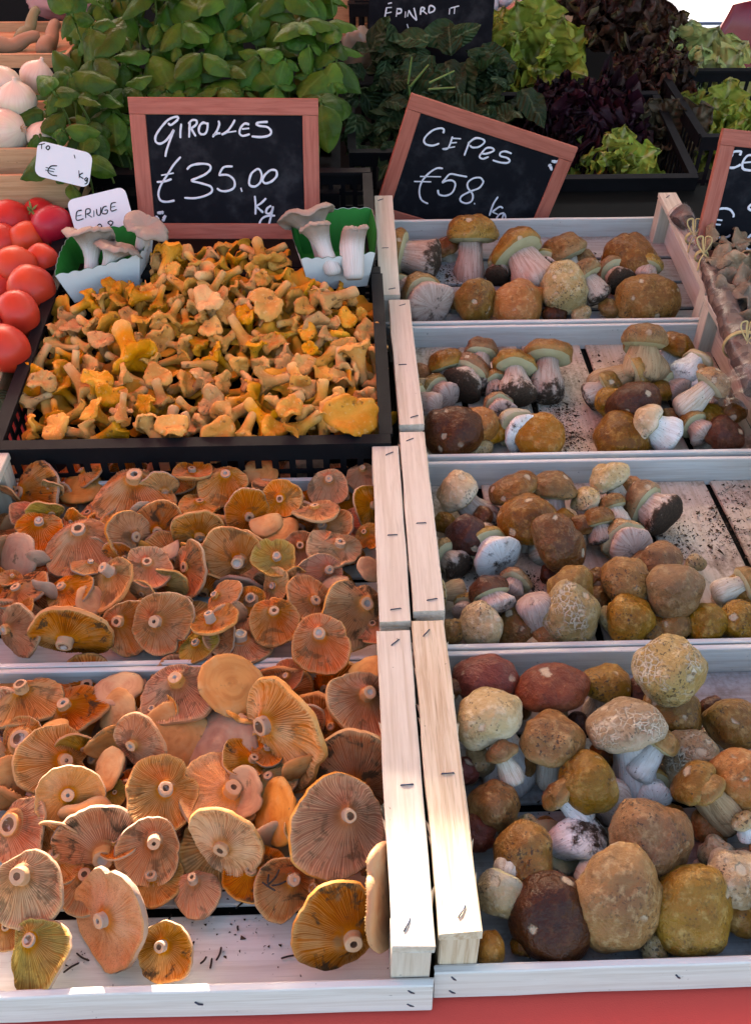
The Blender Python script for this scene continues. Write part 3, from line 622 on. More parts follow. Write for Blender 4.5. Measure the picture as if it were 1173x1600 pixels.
# loose soil in the crates
def crumbs(k, spots, label, size=.0016):
    parts = []
    for (px, py, rx, ry, n) in spots:
        for _ in range(n):
            g = rnd.gauss(0, .5); g2 = rnd.gauss(0, .5)
            p = hit(k, px+rx*g, py+ry*g2, .0006) ; r = size*rnd.lognormvariate(-.3, .55)
            vs = [p + Vector((rnd.uniform(-1, 1), rnd.uniform(-1, 1), rnd.uniform(-.2, .9)))*r for _ in range(4)]
            parts.append((vs, [(0, 1, 2), (0, 3, 1), (1, 3, 2), (2, 3, 0)]))
    o = obj('soil', mesh('soil', *merge(parts), M_SOIL, None, False)); o['kind'] = 'stuff'; tag(o, label, 'soil')
m = Mat('soil'); M_SOIL = m.done(m.mix(m.noise(m.co(3), 300, 2), (.02, .013, .009), (.10, .062, .038)), .95, .1)
crumbs(R2, [(870, 650, 40, 35, 900), (885, 690, 40, 25, 700), (840, 610, 50, 25, 300), (700, 570, 60, 60, 150), (1000, 600, 80, 60, 150), (920, 580, 50, 60, 150)], 'dark soil crumbs strewn on the slats of the third cep crate')
crumbs(R3, [(1130, 830, 50, 45, 700), (1060, 850, 30, 40, 400), (820, 910, 25, 18, 500), (1000, 830, 30, 20, 500), (740, 900, 60, 40, 150), (1140, 780, 40, 30, 200)], 'dark soil crumbs strewn over the second cep crate')
crumbs(R1, [(760, 430, 160, 40, 250), (700, 430, 25, 25, 300), (950, 420, 40, 30, 300), (840, 420, 40, 20, 250)], 'dark soil crumbs strewn in the farthest cep crate')
crumbs(R4, [(900, 1300, 200, 120, 150), (1000, 1480, 120, 20, 40)], 'sparse dark soil crumbs in the nearest cep crate')
# ------------------------------------------------------------------ orange milk caps
def gill_mat(name, c1, c2, c3, stain=.52, pit=False):
    m = Mat(name); p = m.pol(); q = m.xyz(p); co = m.jit(m.co(3), 4)
    r = m.rand()
    rs = m.math('MULTIPLY', r, 40)
    st = m.noise(m.comb(m.math('MULTIPLY_ADD', q[0], 26, rs), m.math('MULTIPLY', q[1], 26), m.math('MULTIPLY', q[2], 1.5)), 1.0, 3, .6)
    n1 = m.noise(co, 30, 4); n2 = m.noise(co, 75, 4, .65)
    col = m.mix(m.step(st, .35, .68), c1, c2)
    col = m.mix(m.math('MULTIPLY', m.step(n1, .42, .66), .7), col, c3)
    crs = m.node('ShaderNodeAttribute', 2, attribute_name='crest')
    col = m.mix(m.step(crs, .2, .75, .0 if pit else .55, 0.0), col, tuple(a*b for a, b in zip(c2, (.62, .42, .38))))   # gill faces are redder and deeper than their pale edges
    col = m.mix(m.math('MULTIPLY', m.step(q[2], .22, .02), .6), col, (.62, .23, .055))       # bright orange where the gills run into the stem
    col = m.mix(m.math('MULTIPLY', m.step(q[2], .86, .99), .45), col, (.56, .36, .17))         # paler margin
    col = m.hsv(col, m.math('MULTIPLY_ADD', r, .014, .487), m.math('MULTIPLY_ADD', m.math('FRACT', m.math('MULTIPLY', r, 7.7)), .22, 1.02), m.math('MULTIPLY_ADD', m.math('FRACT', m.math('MULTIPLY', r, 31.1)), .30, .92))
    ms = m.noise(m.vec('MULTIPLY', m.jit(m.co(3), 17), (1, 1, 1)), 42, 4, .7, .6)
    br = m.math('MULTIPLY', m.step(ms, .53, .64), stain)
    col = m.mix(br, col, (.075, .045, .022))
    gr = m.math('MULTIPLY', m.step(m.noise(m.jit(m.co(3), 29), 36, 3), .60, .72), stain*.6)
    col = m.mix(gr, col, (.30, .17, .08))
    h = m.math('ADD', m.math('MULTIPLY', n2, .5), m.math('MULTIPLY', st, .8))
    if pit:
        v = m.voro(m.comb(m.math('MULTIPLY', q[0], 8), m.math('MULTIPLY', q[1], 8), m.math('MULTIPLY', q[2], 7)), 5.0)
        pt = m.step(v, .34, .18)
        col = m.mix(m.math('MULTIPLY', pt, .65), col, (.30, .10, .04)); h = m.math('SUBTRACT', h, m.math('MULTIPLY', pt, .8))
    return m.done(col, .75, .10, (h, .5, .0012))
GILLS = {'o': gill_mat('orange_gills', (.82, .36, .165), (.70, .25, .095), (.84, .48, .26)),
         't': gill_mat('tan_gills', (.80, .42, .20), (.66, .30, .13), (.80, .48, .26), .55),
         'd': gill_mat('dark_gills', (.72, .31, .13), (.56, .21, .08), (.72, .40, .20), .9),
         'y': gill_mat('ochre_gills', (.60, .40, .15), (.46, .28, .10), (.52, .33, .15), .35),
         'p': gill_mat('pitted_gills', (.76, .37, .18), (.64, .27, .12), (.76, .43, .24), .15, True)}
m = Mat('milk_cap_skin'); co = m.jit(m.co(3), 6); p = m.xyz(m.pol())
zn = m.noise(m.comb(m.math('MULTIPLY', p[2], 4), m.math('MULTIPLY', m.rand(), 30), m.math('MULTIPLY', p[0], .6)), 1.0, 2)
n1 = m.noise(co, 32, 4); col = m.mix(m.step(zn, .3, .75), (.64, .29, .11), (.50, .19, .07)); col = m.mix(m.math('MULTIPLY', m.step(n1, .45, .66), .75), col, (.60, .35, .16))
col = m.hsv(col, .5, m.math('MULTIPLY_ADD', m.rand(), .4, .75), m.math('MULTIPLY_ADD', m.rand(), .4, .75))
col = m.mix(m.math('MULTIPLY', m.step(m.noise(m.jit(m.co(3), 15), 40, 4, .7), .60, .70), .75), col, (.12, .09, .045))
M_MSKIN = m.done(col, .6, .18, (m.math('ADD', m.noise(co, 120, 4), n1), .5, .0015))
m = Mat('milk_cap_stem'); co = m.jit(m.co(3), 6); p = m.pol()
col = m.mix(m.noise(co, 60, 3), (.66, .28, .07), (.52, .25, .11)); col = m.mix(m.math('MULTIPLY', m.step(m.noise(co, 140, 2), .58, .68), .6), col, (.22, .09, .035))
col = m.hsv(col, .5, m.math('MULTIPLY_ADD', m.rand(), .5, .6), m.math('MULTIPLY_ADD', m.rand(), .35, .75))
M_MSTEM = m.done(col, .65, .12, (m.noise(co, 200, 3), .4, .001))
m = Mat('cut_stem_rim'); co = m.jit(m.co(3), 6)
M_CUT = m.done(m.mix(m.noise(co, 160, 3), (.62, .38, .24), (.56, .24, .09)), .7, .25, (m.noise(co, 500, 3), .5, .001))
m = Mat('hollow_stem_core'); co = m.jit(m.co(3), 6)
M_CORE = m.done(m.mix(m.step(m.math('ADD', m.noise(co, 120, 3), m.math('MULTIPLY_ADD', m.rand(), .6, -.3)), .45, .6), (.22, .10, .05), (.56, .42, .34)), .8, .2, (m.noise(co, 400, 3), .6, .001))

MILK_N = [0]
def milk(k, X, Y, W, H, sx=None, sy=None, g='o', h=.04, bowl=0.0, slen=None, srad=.17, top=False, look=None, flute=0.0, filler=False, core=True):
    """an upturned milk cap: centre, apparent width and height and stem end in photo pixels; bowl > 0 cupped, < 0 hanging like a skirt"""
    MILK_N[0] += 1; o = MILK_N[0]*3.17
    if sx is None: sx, sy = X, Y
    p = hit(k, X, Y, h); s = metres(p); Rp = max(W, H)/2; Rm = Rp*s
    ratio = min(W, H)/max(W, H); t = math.acos(min(.975, max(.12, ratio*1.0)))
    d = Vector((sx-X, sy-Y))
    minor = Vector((0, 1)) if W >= H else Vector((1, 0))
    if d.length > 2:
        d.normalize(); sg = 1 if d.dot(minor) >= 0 else -1
        kx = smooth(.95, .6, ratio); d = (d*(1-kx*.6) + minor*sg*kx*.6).normalized()
    else: d = minor*(-1 if rnd.random() < .7 else 1)
    jx, jy = (rnd.gauss(0, .09), rnd.gauss(0, .09)) if ratio > .72 else (rnd.gauss(0, .05), rnd.gauss(0, .05))
    a = view_dir(math.sin(t)*d.x+jx, math.sin(t)*d.y+jy, math.cos(t))
    if top: a = view_dir(-math.sin(t)*d.x, -math.sin(t)*d.y, -math.cos(t))
    M = frame(p, a, spin=rnd.uniform(0, 6.28)); Mi = M.to_3x3().inverted()
    slen = (slen*.62 if slen is not None else rnd.uniform(.12, .28)); srad = srad*1.2
    # eccentric stem foot: what the tilt alone does not explain
    off = (RIGHT*(sx-X) - UP*(sy-Y))*s - (RIGHT*a.dot(RIGHT) + UP*a.dot(UP))*((slen+.12)*Rm)
    ec = Mi @ off; ec = Vector((ec.x, ec.y)); lim = .42*Rm
    if top: ec = Vector((0, 0))
    if ec.length > lim: ec *= lim/ec.length
    ph = [rnd.uniform(0, 6.28) for _ in range(5)]; pit = g == 'p'
    ng = rnd.randint(50, 62) if Rp > 38 else rnd.randint(36, 44)
    if filler: ng = 30
    n = ng*4
    lip = rnd.uniform(.02, .11)
    notch = rnd.choice((0, 0, 0, .08, .2)); gj = [rnd.uniform(-.3, .3) for _ in range(n)]
    def rim(th):
        return Rm*(1 + .05*math.cos(2*th+ph[0]) + .035*math.cos(3*th+ph[1]) - notch*math.exp(-((((th-ph[4]+3.1416) % 6.2832)-3.1416)/.16)**2) + .08*nz((math.cos(th)*1.7, math.sin(th)*1.7, 0), 1, o) + .035*nz((math.cos(th)*6, math.sin(th)*6, 0), 1, o))
    def wav(th, u): return Rm*u*u*((.05+flute)*math.cos(2*th+ph[2]) + (.035+flute)*math.cos(3*th+ph[3]) + .07*nz((math.cos(th)*2, math.sin(th)*2, 3), 1, o))
    us = [.0, .10, .22, .36, .5, .63, .75, .86, .94, 1.0]
    r0 = srad*.95; rows = []; pol = []; crest = []
    zs = {}
    for u in us:
        row = []
        for j in range(n):
            th = 2*math.pi*(j+gj[j])/n + .10*nz((u*3, j*.05, o))*u; R_ = rim(th); b = Vector((R_*math.cos(th), R_*math.sin(th)))
            f0 = r0*Rm; sxy = ec + Vector((math.cos(th), math.sin(th)))*f0
            pxy = sxy.lerp(b, u)
            z = Rm*(.20*(1-u)**2.2 + bowl*u*u + lip*smooth(.80, .97, u) - .02*smooth(.96, 1, u)) + wav(th, u)
            amp = .032*Rm*(smooth(0, .1, u))*(1-smooth(.92, 1, u))*(.3 if pit else 1)
            e = j % 4
            gg = 1 if e == 0 else (-1 + 1.9*smooth(.30, .5, u)*(1 if (j//4) % 3 else .3) if e == 2 else -1)
            jit = .35*nz((j*.9, u*4, o))
            v = Vector((pxy.x, pxy.y, z + amp*(gg+jit)))
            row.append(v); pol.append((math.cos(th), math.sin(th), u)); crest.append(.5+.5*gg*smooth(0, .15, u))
        rows.append(row)
    V, F = rings(rows)
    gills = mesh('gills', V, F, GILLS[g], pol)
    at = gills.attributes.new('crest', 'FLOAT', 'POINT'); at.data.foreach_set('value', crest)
    # the cap's outer skin
    nb = 48; brow = []; bpol = []
    for u in (1.0, 1.03, .98, .85, .65, .45, .25, .08):
        row = []
        for j in range(nb):
            th = 2*math.pi*j/nb; R_ = rim(th); uu = min(u, 1.0); f = R_*(u if u > .9 else u)
            z = Rm*(bowl*uu*uu + lip*smooth(.80, .97, uu) - .02*smooth(.96, 1, uu)) + wav(th, uu)
            if u == 1.0 and not row and not brow: pass
            th_ = 0 if (len(brow) == 0) else (.07 if u > 1 else .14 if u > .9 else .13+.08*(1-u))
            row.append(Vector((f*math.cos(th), f*math.sin(th), z - Rm*th_ + (Rm*.03*(1-uu)))))
            bpol.append((math.cos(th), math.sin(th), uu))
        brow.append(row)
    V, F = rings(brow, end=True); bpol.append((0, 0, 0))
    skin = mesh('cap', V, F, M_MSKIN, bpol)
    t_ = thing('milk_cap', '', 'mushroom', M, 'orange milk caps in the wooden crates')
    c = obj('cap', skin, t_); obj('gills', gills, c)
    if not top:
        q = 18; rows = []; lean = Vector((rnd.uniform(-.15, .15), rnd.uniform(-.15, .15)))
        sr = srad*Rm
        for tt, rr in ((0, 1.35), (.12, 1.08), (.3, .98), (.6, .95), (.85, .97), (.97, .95), (1.0, .88)):
            cc = Vector((ec.x+lean.x*slen*Rm*tt, ec.y+lean.y*slen*Rm*tt, Rm*.13 + slen*Rm*tt))
            rows.append([cc + Vector((math.cos(6.2832*j/q), math.sin(6.2832*j/q), 0))*(sr*rr*(1+.12*nz((math.cos(6.28*j/q), math.sin(6.28*j/q), tt), 1.4, o))) + Vector((0, 0, .05*sr*nz((math.cos(6.28*j/q)*2, math.sin(6.28*j/q)*2, 9), 1, o)))*(1 if tt > .9 else 0) for j in range(q)])
        endr = rows[-1]; cc = sum(endr, Vector())/q
        V, F = rings(rows); st = obj('stem', mesh('stem', V, F, M_MSTEM, None), t_)
        rin = rnd.uniform(.3, .72)
        cr = [endr, [cc.lerp(v, .8)+Vector((0, 0, .03*sr)) for v in endr], [cc.lerp(v, rin) for v in endr]]
        cut = obj('cut_end', mesh('cut_end', *rings(cr), M_CUT), st)
        dep = rnd.uniform(.15, .8)*sr
        cr2 = [cr[-1], [cc.lerp(v, rin*.9)-Vector((0, 0, dep*.6)) for v in endr], [cc.lerp(v, rin*.4)-Vector((0, 0, dep)) for v in endr]]
        if core: obj('hollow_core', mesh('hollow_core', *rings(cr2, end=True), M_CORE), st)
    if filler: k.fill.append((X, Y, t_, 'half-buried'))
    else: k.items.append((X, Y, t_, look or {'o': 'orange-gilled', 't': 'tan-gilled', 'd': 'dark-gilled', 'y': 'ochre-gilled', 'p': 'pitted smooth-faced'}[g] if not top else (look or 'cap-side-up')))
    return t_
L3.fill = []; L4.fill = []
# buried layer first
for k, (x0, x1, y0, y1), tx in ((L3, (0, 600, 745, 1010), 'milk cap half buried under others in the crate below the black one'), (L4, (0, 600, 1075, 1330), 'milk cap half buried under others in the nearest milk cap crate')):
    yy = y0; r_ = 0
    while yy < y1:
        step = 62*(yy/1000+.15); xx = x0 + (r_ % 2)*step*.5 - 15
        while xx < x1:
            W = step*rnd.uniform(1.15, 1.5)
            if xx + W*.4 < 598: milk(k, xx+rnd.uniform(-8, 8), yy+rnd.uniform(-8, 8), W, W*rnd.uniform(.6, .9), xx+rnd.uniform(-12, 12), yy+rnd.uniform(-15, 8), rnd.choice('oodt'), .016, rnd.uniform(-.2, .1), filler=tx, top=rnd.random() < .25)
            xx += step
        yy += step*.75; r_ += 1
Z3 = .5456
def B3(X, Y, W, H, sx=None, sy=None, g='o', **kw):
    kw.setdefault('h', .047)
    return milk(L3, X*Z3, 680+Y*Z3, W*Z3, H*Z3, sx*Z3 if sx is not None else None, 680+sy*Z3 if sy is not None else None, g, **kw)
B3(95, 165, 185, 150, 28, 160, 'd', bowl=-.15)
B3(232, 150, 130, 95, top=True, h=.035)
B3(385, 170, 240, 190, 388, 88, 'o', bowl=-.30, h=.055, flute=.04, look='large frilled skirt-shaped')
B3(112, 275, 132, 105, 115, 238, 'o', h=.055)
B3(225, 312, 205, 165, 225, 248, 'o', bowl=-.30, h=.062)
B3(50, 360, 130, 160, 20, 350, 'd', h=.04, top=True, look='reddish-brown cap-side-up')
B3(370, 290, 85, 155, 405, 292, 't', h=.055)
B3(455, 260, 145, 145, 455, 278, 'd', h=.045)
B3(567, 275, 152, 104, 575, 300, 'o', h=.055)
B3(637, 140, 142, 112, 648, 100, 'o', bowl=-.22, h=.058)
B3(570, 202, 125, 62, 573, 180, 't', h=.045)
B3(810, 182, 118, 106, 802, 181, 'o', bowl=.18, h=.06)
B3(745, 108, 105, 84, 740, 80, 't', h=.045, top=True)
B3(940, 152, 115, 112, 940, 122, 't', h=.05, flute=.05, look='torn frilly')
B3(1036, 118, 92, 84, 1038, 84, 't', bowl=-.25, h=.045)
B3(1056, 205, 90, 125, 1080, 200, 'o', h=.05)
B3(710, 220, 136, 120, 720, 238, 'o', h=.052, flute=.06)
B3(905, 222, 145, 50, 900, 185, 't', h=.062, bowl=.1)
B3(660, 335, 150, 160, 712, 395, 't', h=.066, srad=.19, slen=.6, look='big fan-like pale-gilled')
B3(785, 357, 128, 108, 795, 342, 'y', bowl=.25, h=.06, look='yellow-rimmed cupped')
B3(545, 385, 112, 160, 523, 378, 'd', h=.05, look='black-stained')
B3(425, 385, 142, 108, 425, 352, 'o', bowl=.18, h=.063)
B3(312, 432, 125, 175, 290, 352, 't', h=.055, slen=.7)
B3(200, 447, 142, 104, 170, 418, 'o', h=.05)
B3(68, 442, 155, 92, 48, 432, 'd', h=.05)
B3(210, 568, 240, 140, 195, 598, 'd', h=.058, look='broad dark fan-gilled')
B3(55, 560, 160, 130, 0, 560, 'd', h=.05, look='greenish-stained side-lying')
B3(372, 552, 160, 160, 328, 522, 'o', h=.045, slen=.6)
B3(465, 537, 165, 182, 448, 530, 'o', h=.062, flute=.03)
B3(412, 452, 90, 68, 408, 455, 't', h=.05)
B3(618, 542, 145, 70, 598, 505, 't', bowl=.25, h=.07, slen=.7, look='boat-shaped cupped')
B3(642, 462, 112, 78, 600, 448, 't', h=.058)
B3(785, 532, 148, 128, 787, 492, 'o', h=.062, flute=.03)
B3(690, 585, 195, 118, 692, 580, 'o', h=.045, g=None) if False else B3(690, 585, 195, 118, 692, 578, 'o', h=.045)
B3(718, 475, 90, 80, 720, 462, 't', h=.045, slen=.7, srad=.3)
B3(890, 472, 155, 112, 905, 470, 'o', h=.056)
B3(920, 600, 175, 162, 915, 560, 'o', h=.078, bowl=.1, look='round radiating-gilled')
B3(1015, 515, 178, 205, 1062, 472, 'd', h=.062, look='big dark-gilled hollow-stemmed')
B3(915, 398, 120, 125, 958, 380, 'o', h=.052)
B3(955, 322, 158, 96, 978, 302, 't', h=.058, flute=.05)
B3(865, 330, 116, 115, 862, 312, 'o', h=.05)
B3(800, 272, 105, 72, 800, 255, 't', h=.048, top=True)
B3(955, 262, 125, 86, 905, 248, 'o', h=.045)
B3(1058, 290, 70, 84, 1030, 262, 'o', h=.045)
B3(1062, 385, 60, 84, 1065, 370, 't', h=.045, top=True)
B3(790, 432, 105, 84, 780, 430, 't', h=.045)
B3(572, 600, 120, 76, 560, 590, 'y', h=.045)
B3(60, 92, 85, 52, 60, 70, 'd', h=.04)
B3(275, 228, 125, 84, 245, 210, 't', h=.04)
B3(510, 130, 110, 84, 500, 110, 'd', h=.04)
B3(610, 52, 60, 62, 600, 38, 'y', h=.06, flute=.1, look='small crumpled pale')
Z4 = .5627
def B4(X, Y, W, H, sx=None, sy=None, g='o', **kw):
    kw.setdefault('h', .047)
    return milk(L4, X*Z4, 1000+Y*Z4, W*Z4, H*Z4, sx*Z4 if sx is not None else None, 1000+sy*Z4 if sy is not None else None, g, **kw)
B4(72, 165, 190, 108, 55, 98, 't', bowl=-.15, h=.05, slen=.55)
B4(205, 195, 185, 110, 178, 165, 'd', h=.045)
B4(65, 275, 125, 115, 62, 272, 'd', h=.045, srad=.4, slen=.4, look='dark hollow-stemmed')
B4(150, 335, 205, 155, 200, 322, 't', h=.052)
B4(195, 438, 182, 178, 195, 424, 'p', h=.066, bowl=.05, look='notched pink pitted')
B4(15, 395, 110, 140, 30, 390, 't', h=.045, top=True)
B4(55, 535, 180, 150, 18, 502, 'o', h=.05, srad=.3, look='ring-stemmed')
B4(395, 282, 152, 162, 365, 295, 'o', h=.075, look='small round pink-gilled')
B4(495, 150, 212, 150, 487, 78, 't', bowl=.0, h=.062, slen=.5)
B4(640, 125, 130, 185, 650, 60, 't', h=.068, top=True, look='bent tan cap-side-up')
B4(790, 257, 222, 305, 698, 245, 'o', h=.075, srad=.15, slen=.35, look='tall broad pale-orange')
B4(800, 97, 90, 76, 795, 95, 'd', h=.045)
B4(450, 425, 205, 150, 470, 398, 't', h=.066)
B4(305, 358, 80, 115, 300, 340, 'y', h=.06, top=True, look='broken pale cream')
B4(408, 492, 125, 62, 408, 470, 't', h=.05)
B4(615, 425, 250, 160, 655, 402, 'p', h=.045, srad=.17, look='smooth orange white-hollow-stemmed')
B4(630, 557, 225, 212, 615, 578, 't', h=.062, look='round evenly-gilled')
B4(770, 478, 110, 190, 760, 470, 't', h=.05, top=True)
B4(1000, 185, 160, 200, 1035, 130, 'o', bowl=.2, h=.062, slen=.5)
B4(1020, 85, 100, 66, 1010, 70, 't', h=.055, top=True)
B4(985, 365, 230, 240, 988, 410, 'd', h=.055)
B4(935, 520, 275, 255, 980, 470, 't', h=.078, srad=.12, look='largest wide-gilled')
B4(930, 795, 245, 250, 988, 830, 'd', h=.05, srad=.18, look='big dark hollow-stemmed')
B4(1062, 705, 100, 270, 1080, 700, 'y', h=.06, top=True, look='ochre edge-on')
B4(785, 690, 165, 150, 835, 645, 'd', h=.04, slen=.6)
B4(545, 700, 132, 105, 530, 635, 't', h=.03, slen=.7, top=False, bowl=-.3, look='small pale skirted')
B4(310, 762, 238, 285, 288, 765, 'p', h=.042, srad=.13, bowl=.06, look='big pitted smooth-faced')
B4(465, 868, 165, 145, 445, 838, 'd', h=.03, bowl=.18)
B4(75, 700, 205, 215, 52, 625, 't', h=.062, slen=.6, srad=.2)
B4(95, 880, 200, 165, 60, 800, 'y', h=.045, flute=.07, bowl=-.2, look='sunlit yellow frilled')
B4(265, 565, 225, 230, 298, 598, 'd', h=.05, srad=.22, look='dark-gilled white-hollow-stemmed')
B4(412, 590, 180, 165, 440, 548, 't', h=.05, slen=.6)
B4(330, 135, 140, 64, 330, 125, 't', h=.045, top=True)
B4(485, 275, 200, 180, 490, 270, 'd', h=.045, top=True)
B4(610, 285, 205, 160, 600, 270, 'd', h=.042, top=True, look='purplish-brown cap-side-up')
B4(925, 240, 115, 100, 918, 235, 'd', h=.045)
B4(320, 425, 70, 60, 320, 420, 'y', h=.05)
B4(330, 200, 120, 110, 320, 190, 't', h=.045, top=True)
for a_ in ((235, 665, 190, 130, 240, 640, 'o', .03), (430, 660, 160, 110, 425, 640, 't', .028), (705, 645, 170, 120, 700, 630, 'd', .03), (160, 600, 170, 120, 160, 590, 'o', .035), (880, 690, 150, 120, 870, 680, 'o', .03), (25, 800, 120, 110, 20, 790, 'o', .03)): B4(*a_[:7], h=a_[7], look='low-lying')
for k, B, n_, (x0, x1, y0, y1), wr in ((L3, None, 34, (10, 590, 735, 1005), (34, 62)), (L4, None, 20, (10, 590, 1085, 1330), (50, 84))):
    done = [(i[0], i[1]) for i in k.items]
    for _ in range(4000):
        if n_ == 0: break
        px, py = rnd.uniform(x0, x1), rnd.uniform(y0, y1)
        if min((px-a)**2+(py-b)**2 for a, b in done) < (wr[0]*.72)**2: continue
        done.append((px, py)); n_ -= 1; W = rnd.uniform(*wr); an = rnd.uniform(0, 6.28); tp = rnd.random() < .35
        milk(k, px, py, W, W*rnd.uniform(.35, .8), px+W*.3*math.cos(an), py+W*.3*math.sin(an), rnd.choice('ootdy'), h=rnd.uniform(.045, .06), bowl=rnd.uniform(-.3, .3), top=tp, flute=rnd.uniform(0, .08), look='small tilted' if not tp else 'small cap-side-up')
for k, nm in ((L4, 'nearest'), (L3, 'farther')):
    rank_labels(k.items, 7, '{look} milk cap, {pos} in {row} row of '+nm+' crate')
    rank_labels(k.fill, 6, '{look} milk cap, {pos} of those in {row} row of '+nm+' crate')
# ------------------------------------------------------------------ black plastic crates
m = Mat('black_plastic'); M_PLAST = m.done(m.mix(m.noise(m.co(3), 40, 3), (.006, .006, .007), (.012, .012, .014)), m.math('MULTIPLY_ADD', m.noise(m.co(3), 25, 3), .2, .42), .10, (m.noise(m.co(3), 300, 2), .1, .001))
def boxvf(x0, x1, y0, y1, z0, z1):
    V = [Vector(p) for p in ((x0, y0, z0), (x1, y0, z0), (x1, y1, z0), (x0, y1, z0), (x0, y0, z1), (x1, y0, z1), (x1, y1, z1), (x0, y1, z1))]
    return V, [(0, 3, 2, 1), (4, 5, 6, 7), (0, 1, 5, 4), (1, 2, 6, 5), (2, 3, 7, 6), (3, 0, 4, 7)]
def lattice(L, H, t=.004, bars=.024, bands=((0, .02), (-.03, 0)), barw=.009, rimw=.016):
    """an open-work moulded wall: length along x, up z, outer face at y = 0"""
    ps = [boxvf(0, L, 0, t, 0, .022), boxvf(0, L, 0, t, H-.032, H-.006), boxvf(0, L, -.003, rimw, H-.006, H)]
    x = .002
    while x < L-barw: ps.append(boxvf(x, x+barw, .0007, t-.0007, .022, H-.032)); x += bars
    ps.append(boxvf(0, L, .001, t-.001, H*.45, H*.45+.008))
    return merge(ps)
def plastic_crate(label, Mx, W, D, H, group='black plastic crates'):
    c = thing('plastic_crate', label, 'crate', Mx, group)
    obj('wall', mesh('wall', *lattice(W, H), M_PLAST, None, False), c)
    obj('wall', mesh('wall', *lattice(W, H), M_PLAST, None, False), c, M=Matrix.Translation((W, D, 0)) @ Matrix.Rotation(math.pi, 4, 'Z'))
    obj('wall', mesh('wall', *lattice(D-.034, H-.0006), M_PLAST, None, False), c, M=Matrix.Translation((0, D-.017, 0)) @ Matrix.Rotation(-math.pi/2, 4, 'Z'))
    obj('wall', mesh('wall', *lattice(D-.034, H-.0006), M_PLAST, None, False), c, M=Matrix.Translation((W, .017, 0)) @ Matrix.Rotation(math.pi/2, 4, 'Z'))
    obj('floor', mesh('floor', *boxvf(.0045, W-.0045, .0045, D-.0045, .001, .005), M_PLAST, None, False), c)
    return c
BLM = Matrix.Translation((-.500, 1.066, .748)) @ Matrix.Rotation(rad(7.2), 4, 'X')
plastic_crate('black plastic crate heaped with orange girolles', BLM, .553, .44, .108)
BK = Crate(); BK.M = BLM; BK.n = (BLM.to_3x3() @ Vector((0, 0, 1))).normalized(); BK.f = BLM @ Vector((0, 0, .005)); BK.items = []; BK.W, BK.D = .553, .44
BL2M = Matrix.Translation((-.52, 1.512, .812)) @ Matrix.Rotation(rad(8), 4, 'X')
plastic_crate('black plastic crate behind the girolles, under the paper punnets', BL2M, .565, .34, .10)

# ------------------------------------------------------------------ girolles
def gir_mat(name, c1, c2, c3):
    m = Mat(name); co = m.jit(m.co(3), 6); q = m.xyz(m.pol()); r = m.rand()
    n1 = m.noise(co, .9, 4, .6); n2 = m.noise(co, 5, 3)
    col = m.mix(m.step(n1, .35, .65), c1, c2)
    col = m.mix(m.math('MULTIPLY', m.step(q[2], .35, .05), .55), col, c3)
    col = m.mix(m.math('MULTIPLY', m.step(n2, .58, .7), .45), col, c3)
    col = m.mix(m.math('MULTIPLY', m.step(m.noise(co, 2.2, 3), .62, .7), .7), col, (.13, .055, .02))
    r2 = m.math('FRACT', m.math('MULTIPLY', r, 23.3))
    col = m.mix(m.step(r2, .72, 1.0, 0, .25), col, (.82, .52, .22))
    col = m.hsv(col, m.math('MULTIPLY_ADD', r, .010, .490), m.math('MULTIPLY_ADD', m.math('FRACT', m.math('MULTIPLY', r, 9.1)), .18, .95), m.math('MULTIPLY_ADD', m.math('FRACT', m.math('MULTIPLY', r, 41)), .40, .80))
    return m.done(col, .6, .16, (m.math('ADD', n2, m.noise(co, 16, 2)), .5, .002))
M_GIR = gir_mat('girolle_flesh', (.82, .40, .10), (.66, .27, .06), (.82, .53, .23))
M_OYS = gir_mat('grey_oyster_flesh', (.28, .20, .13), (.20, .135, .085), (.44, .36, .28))
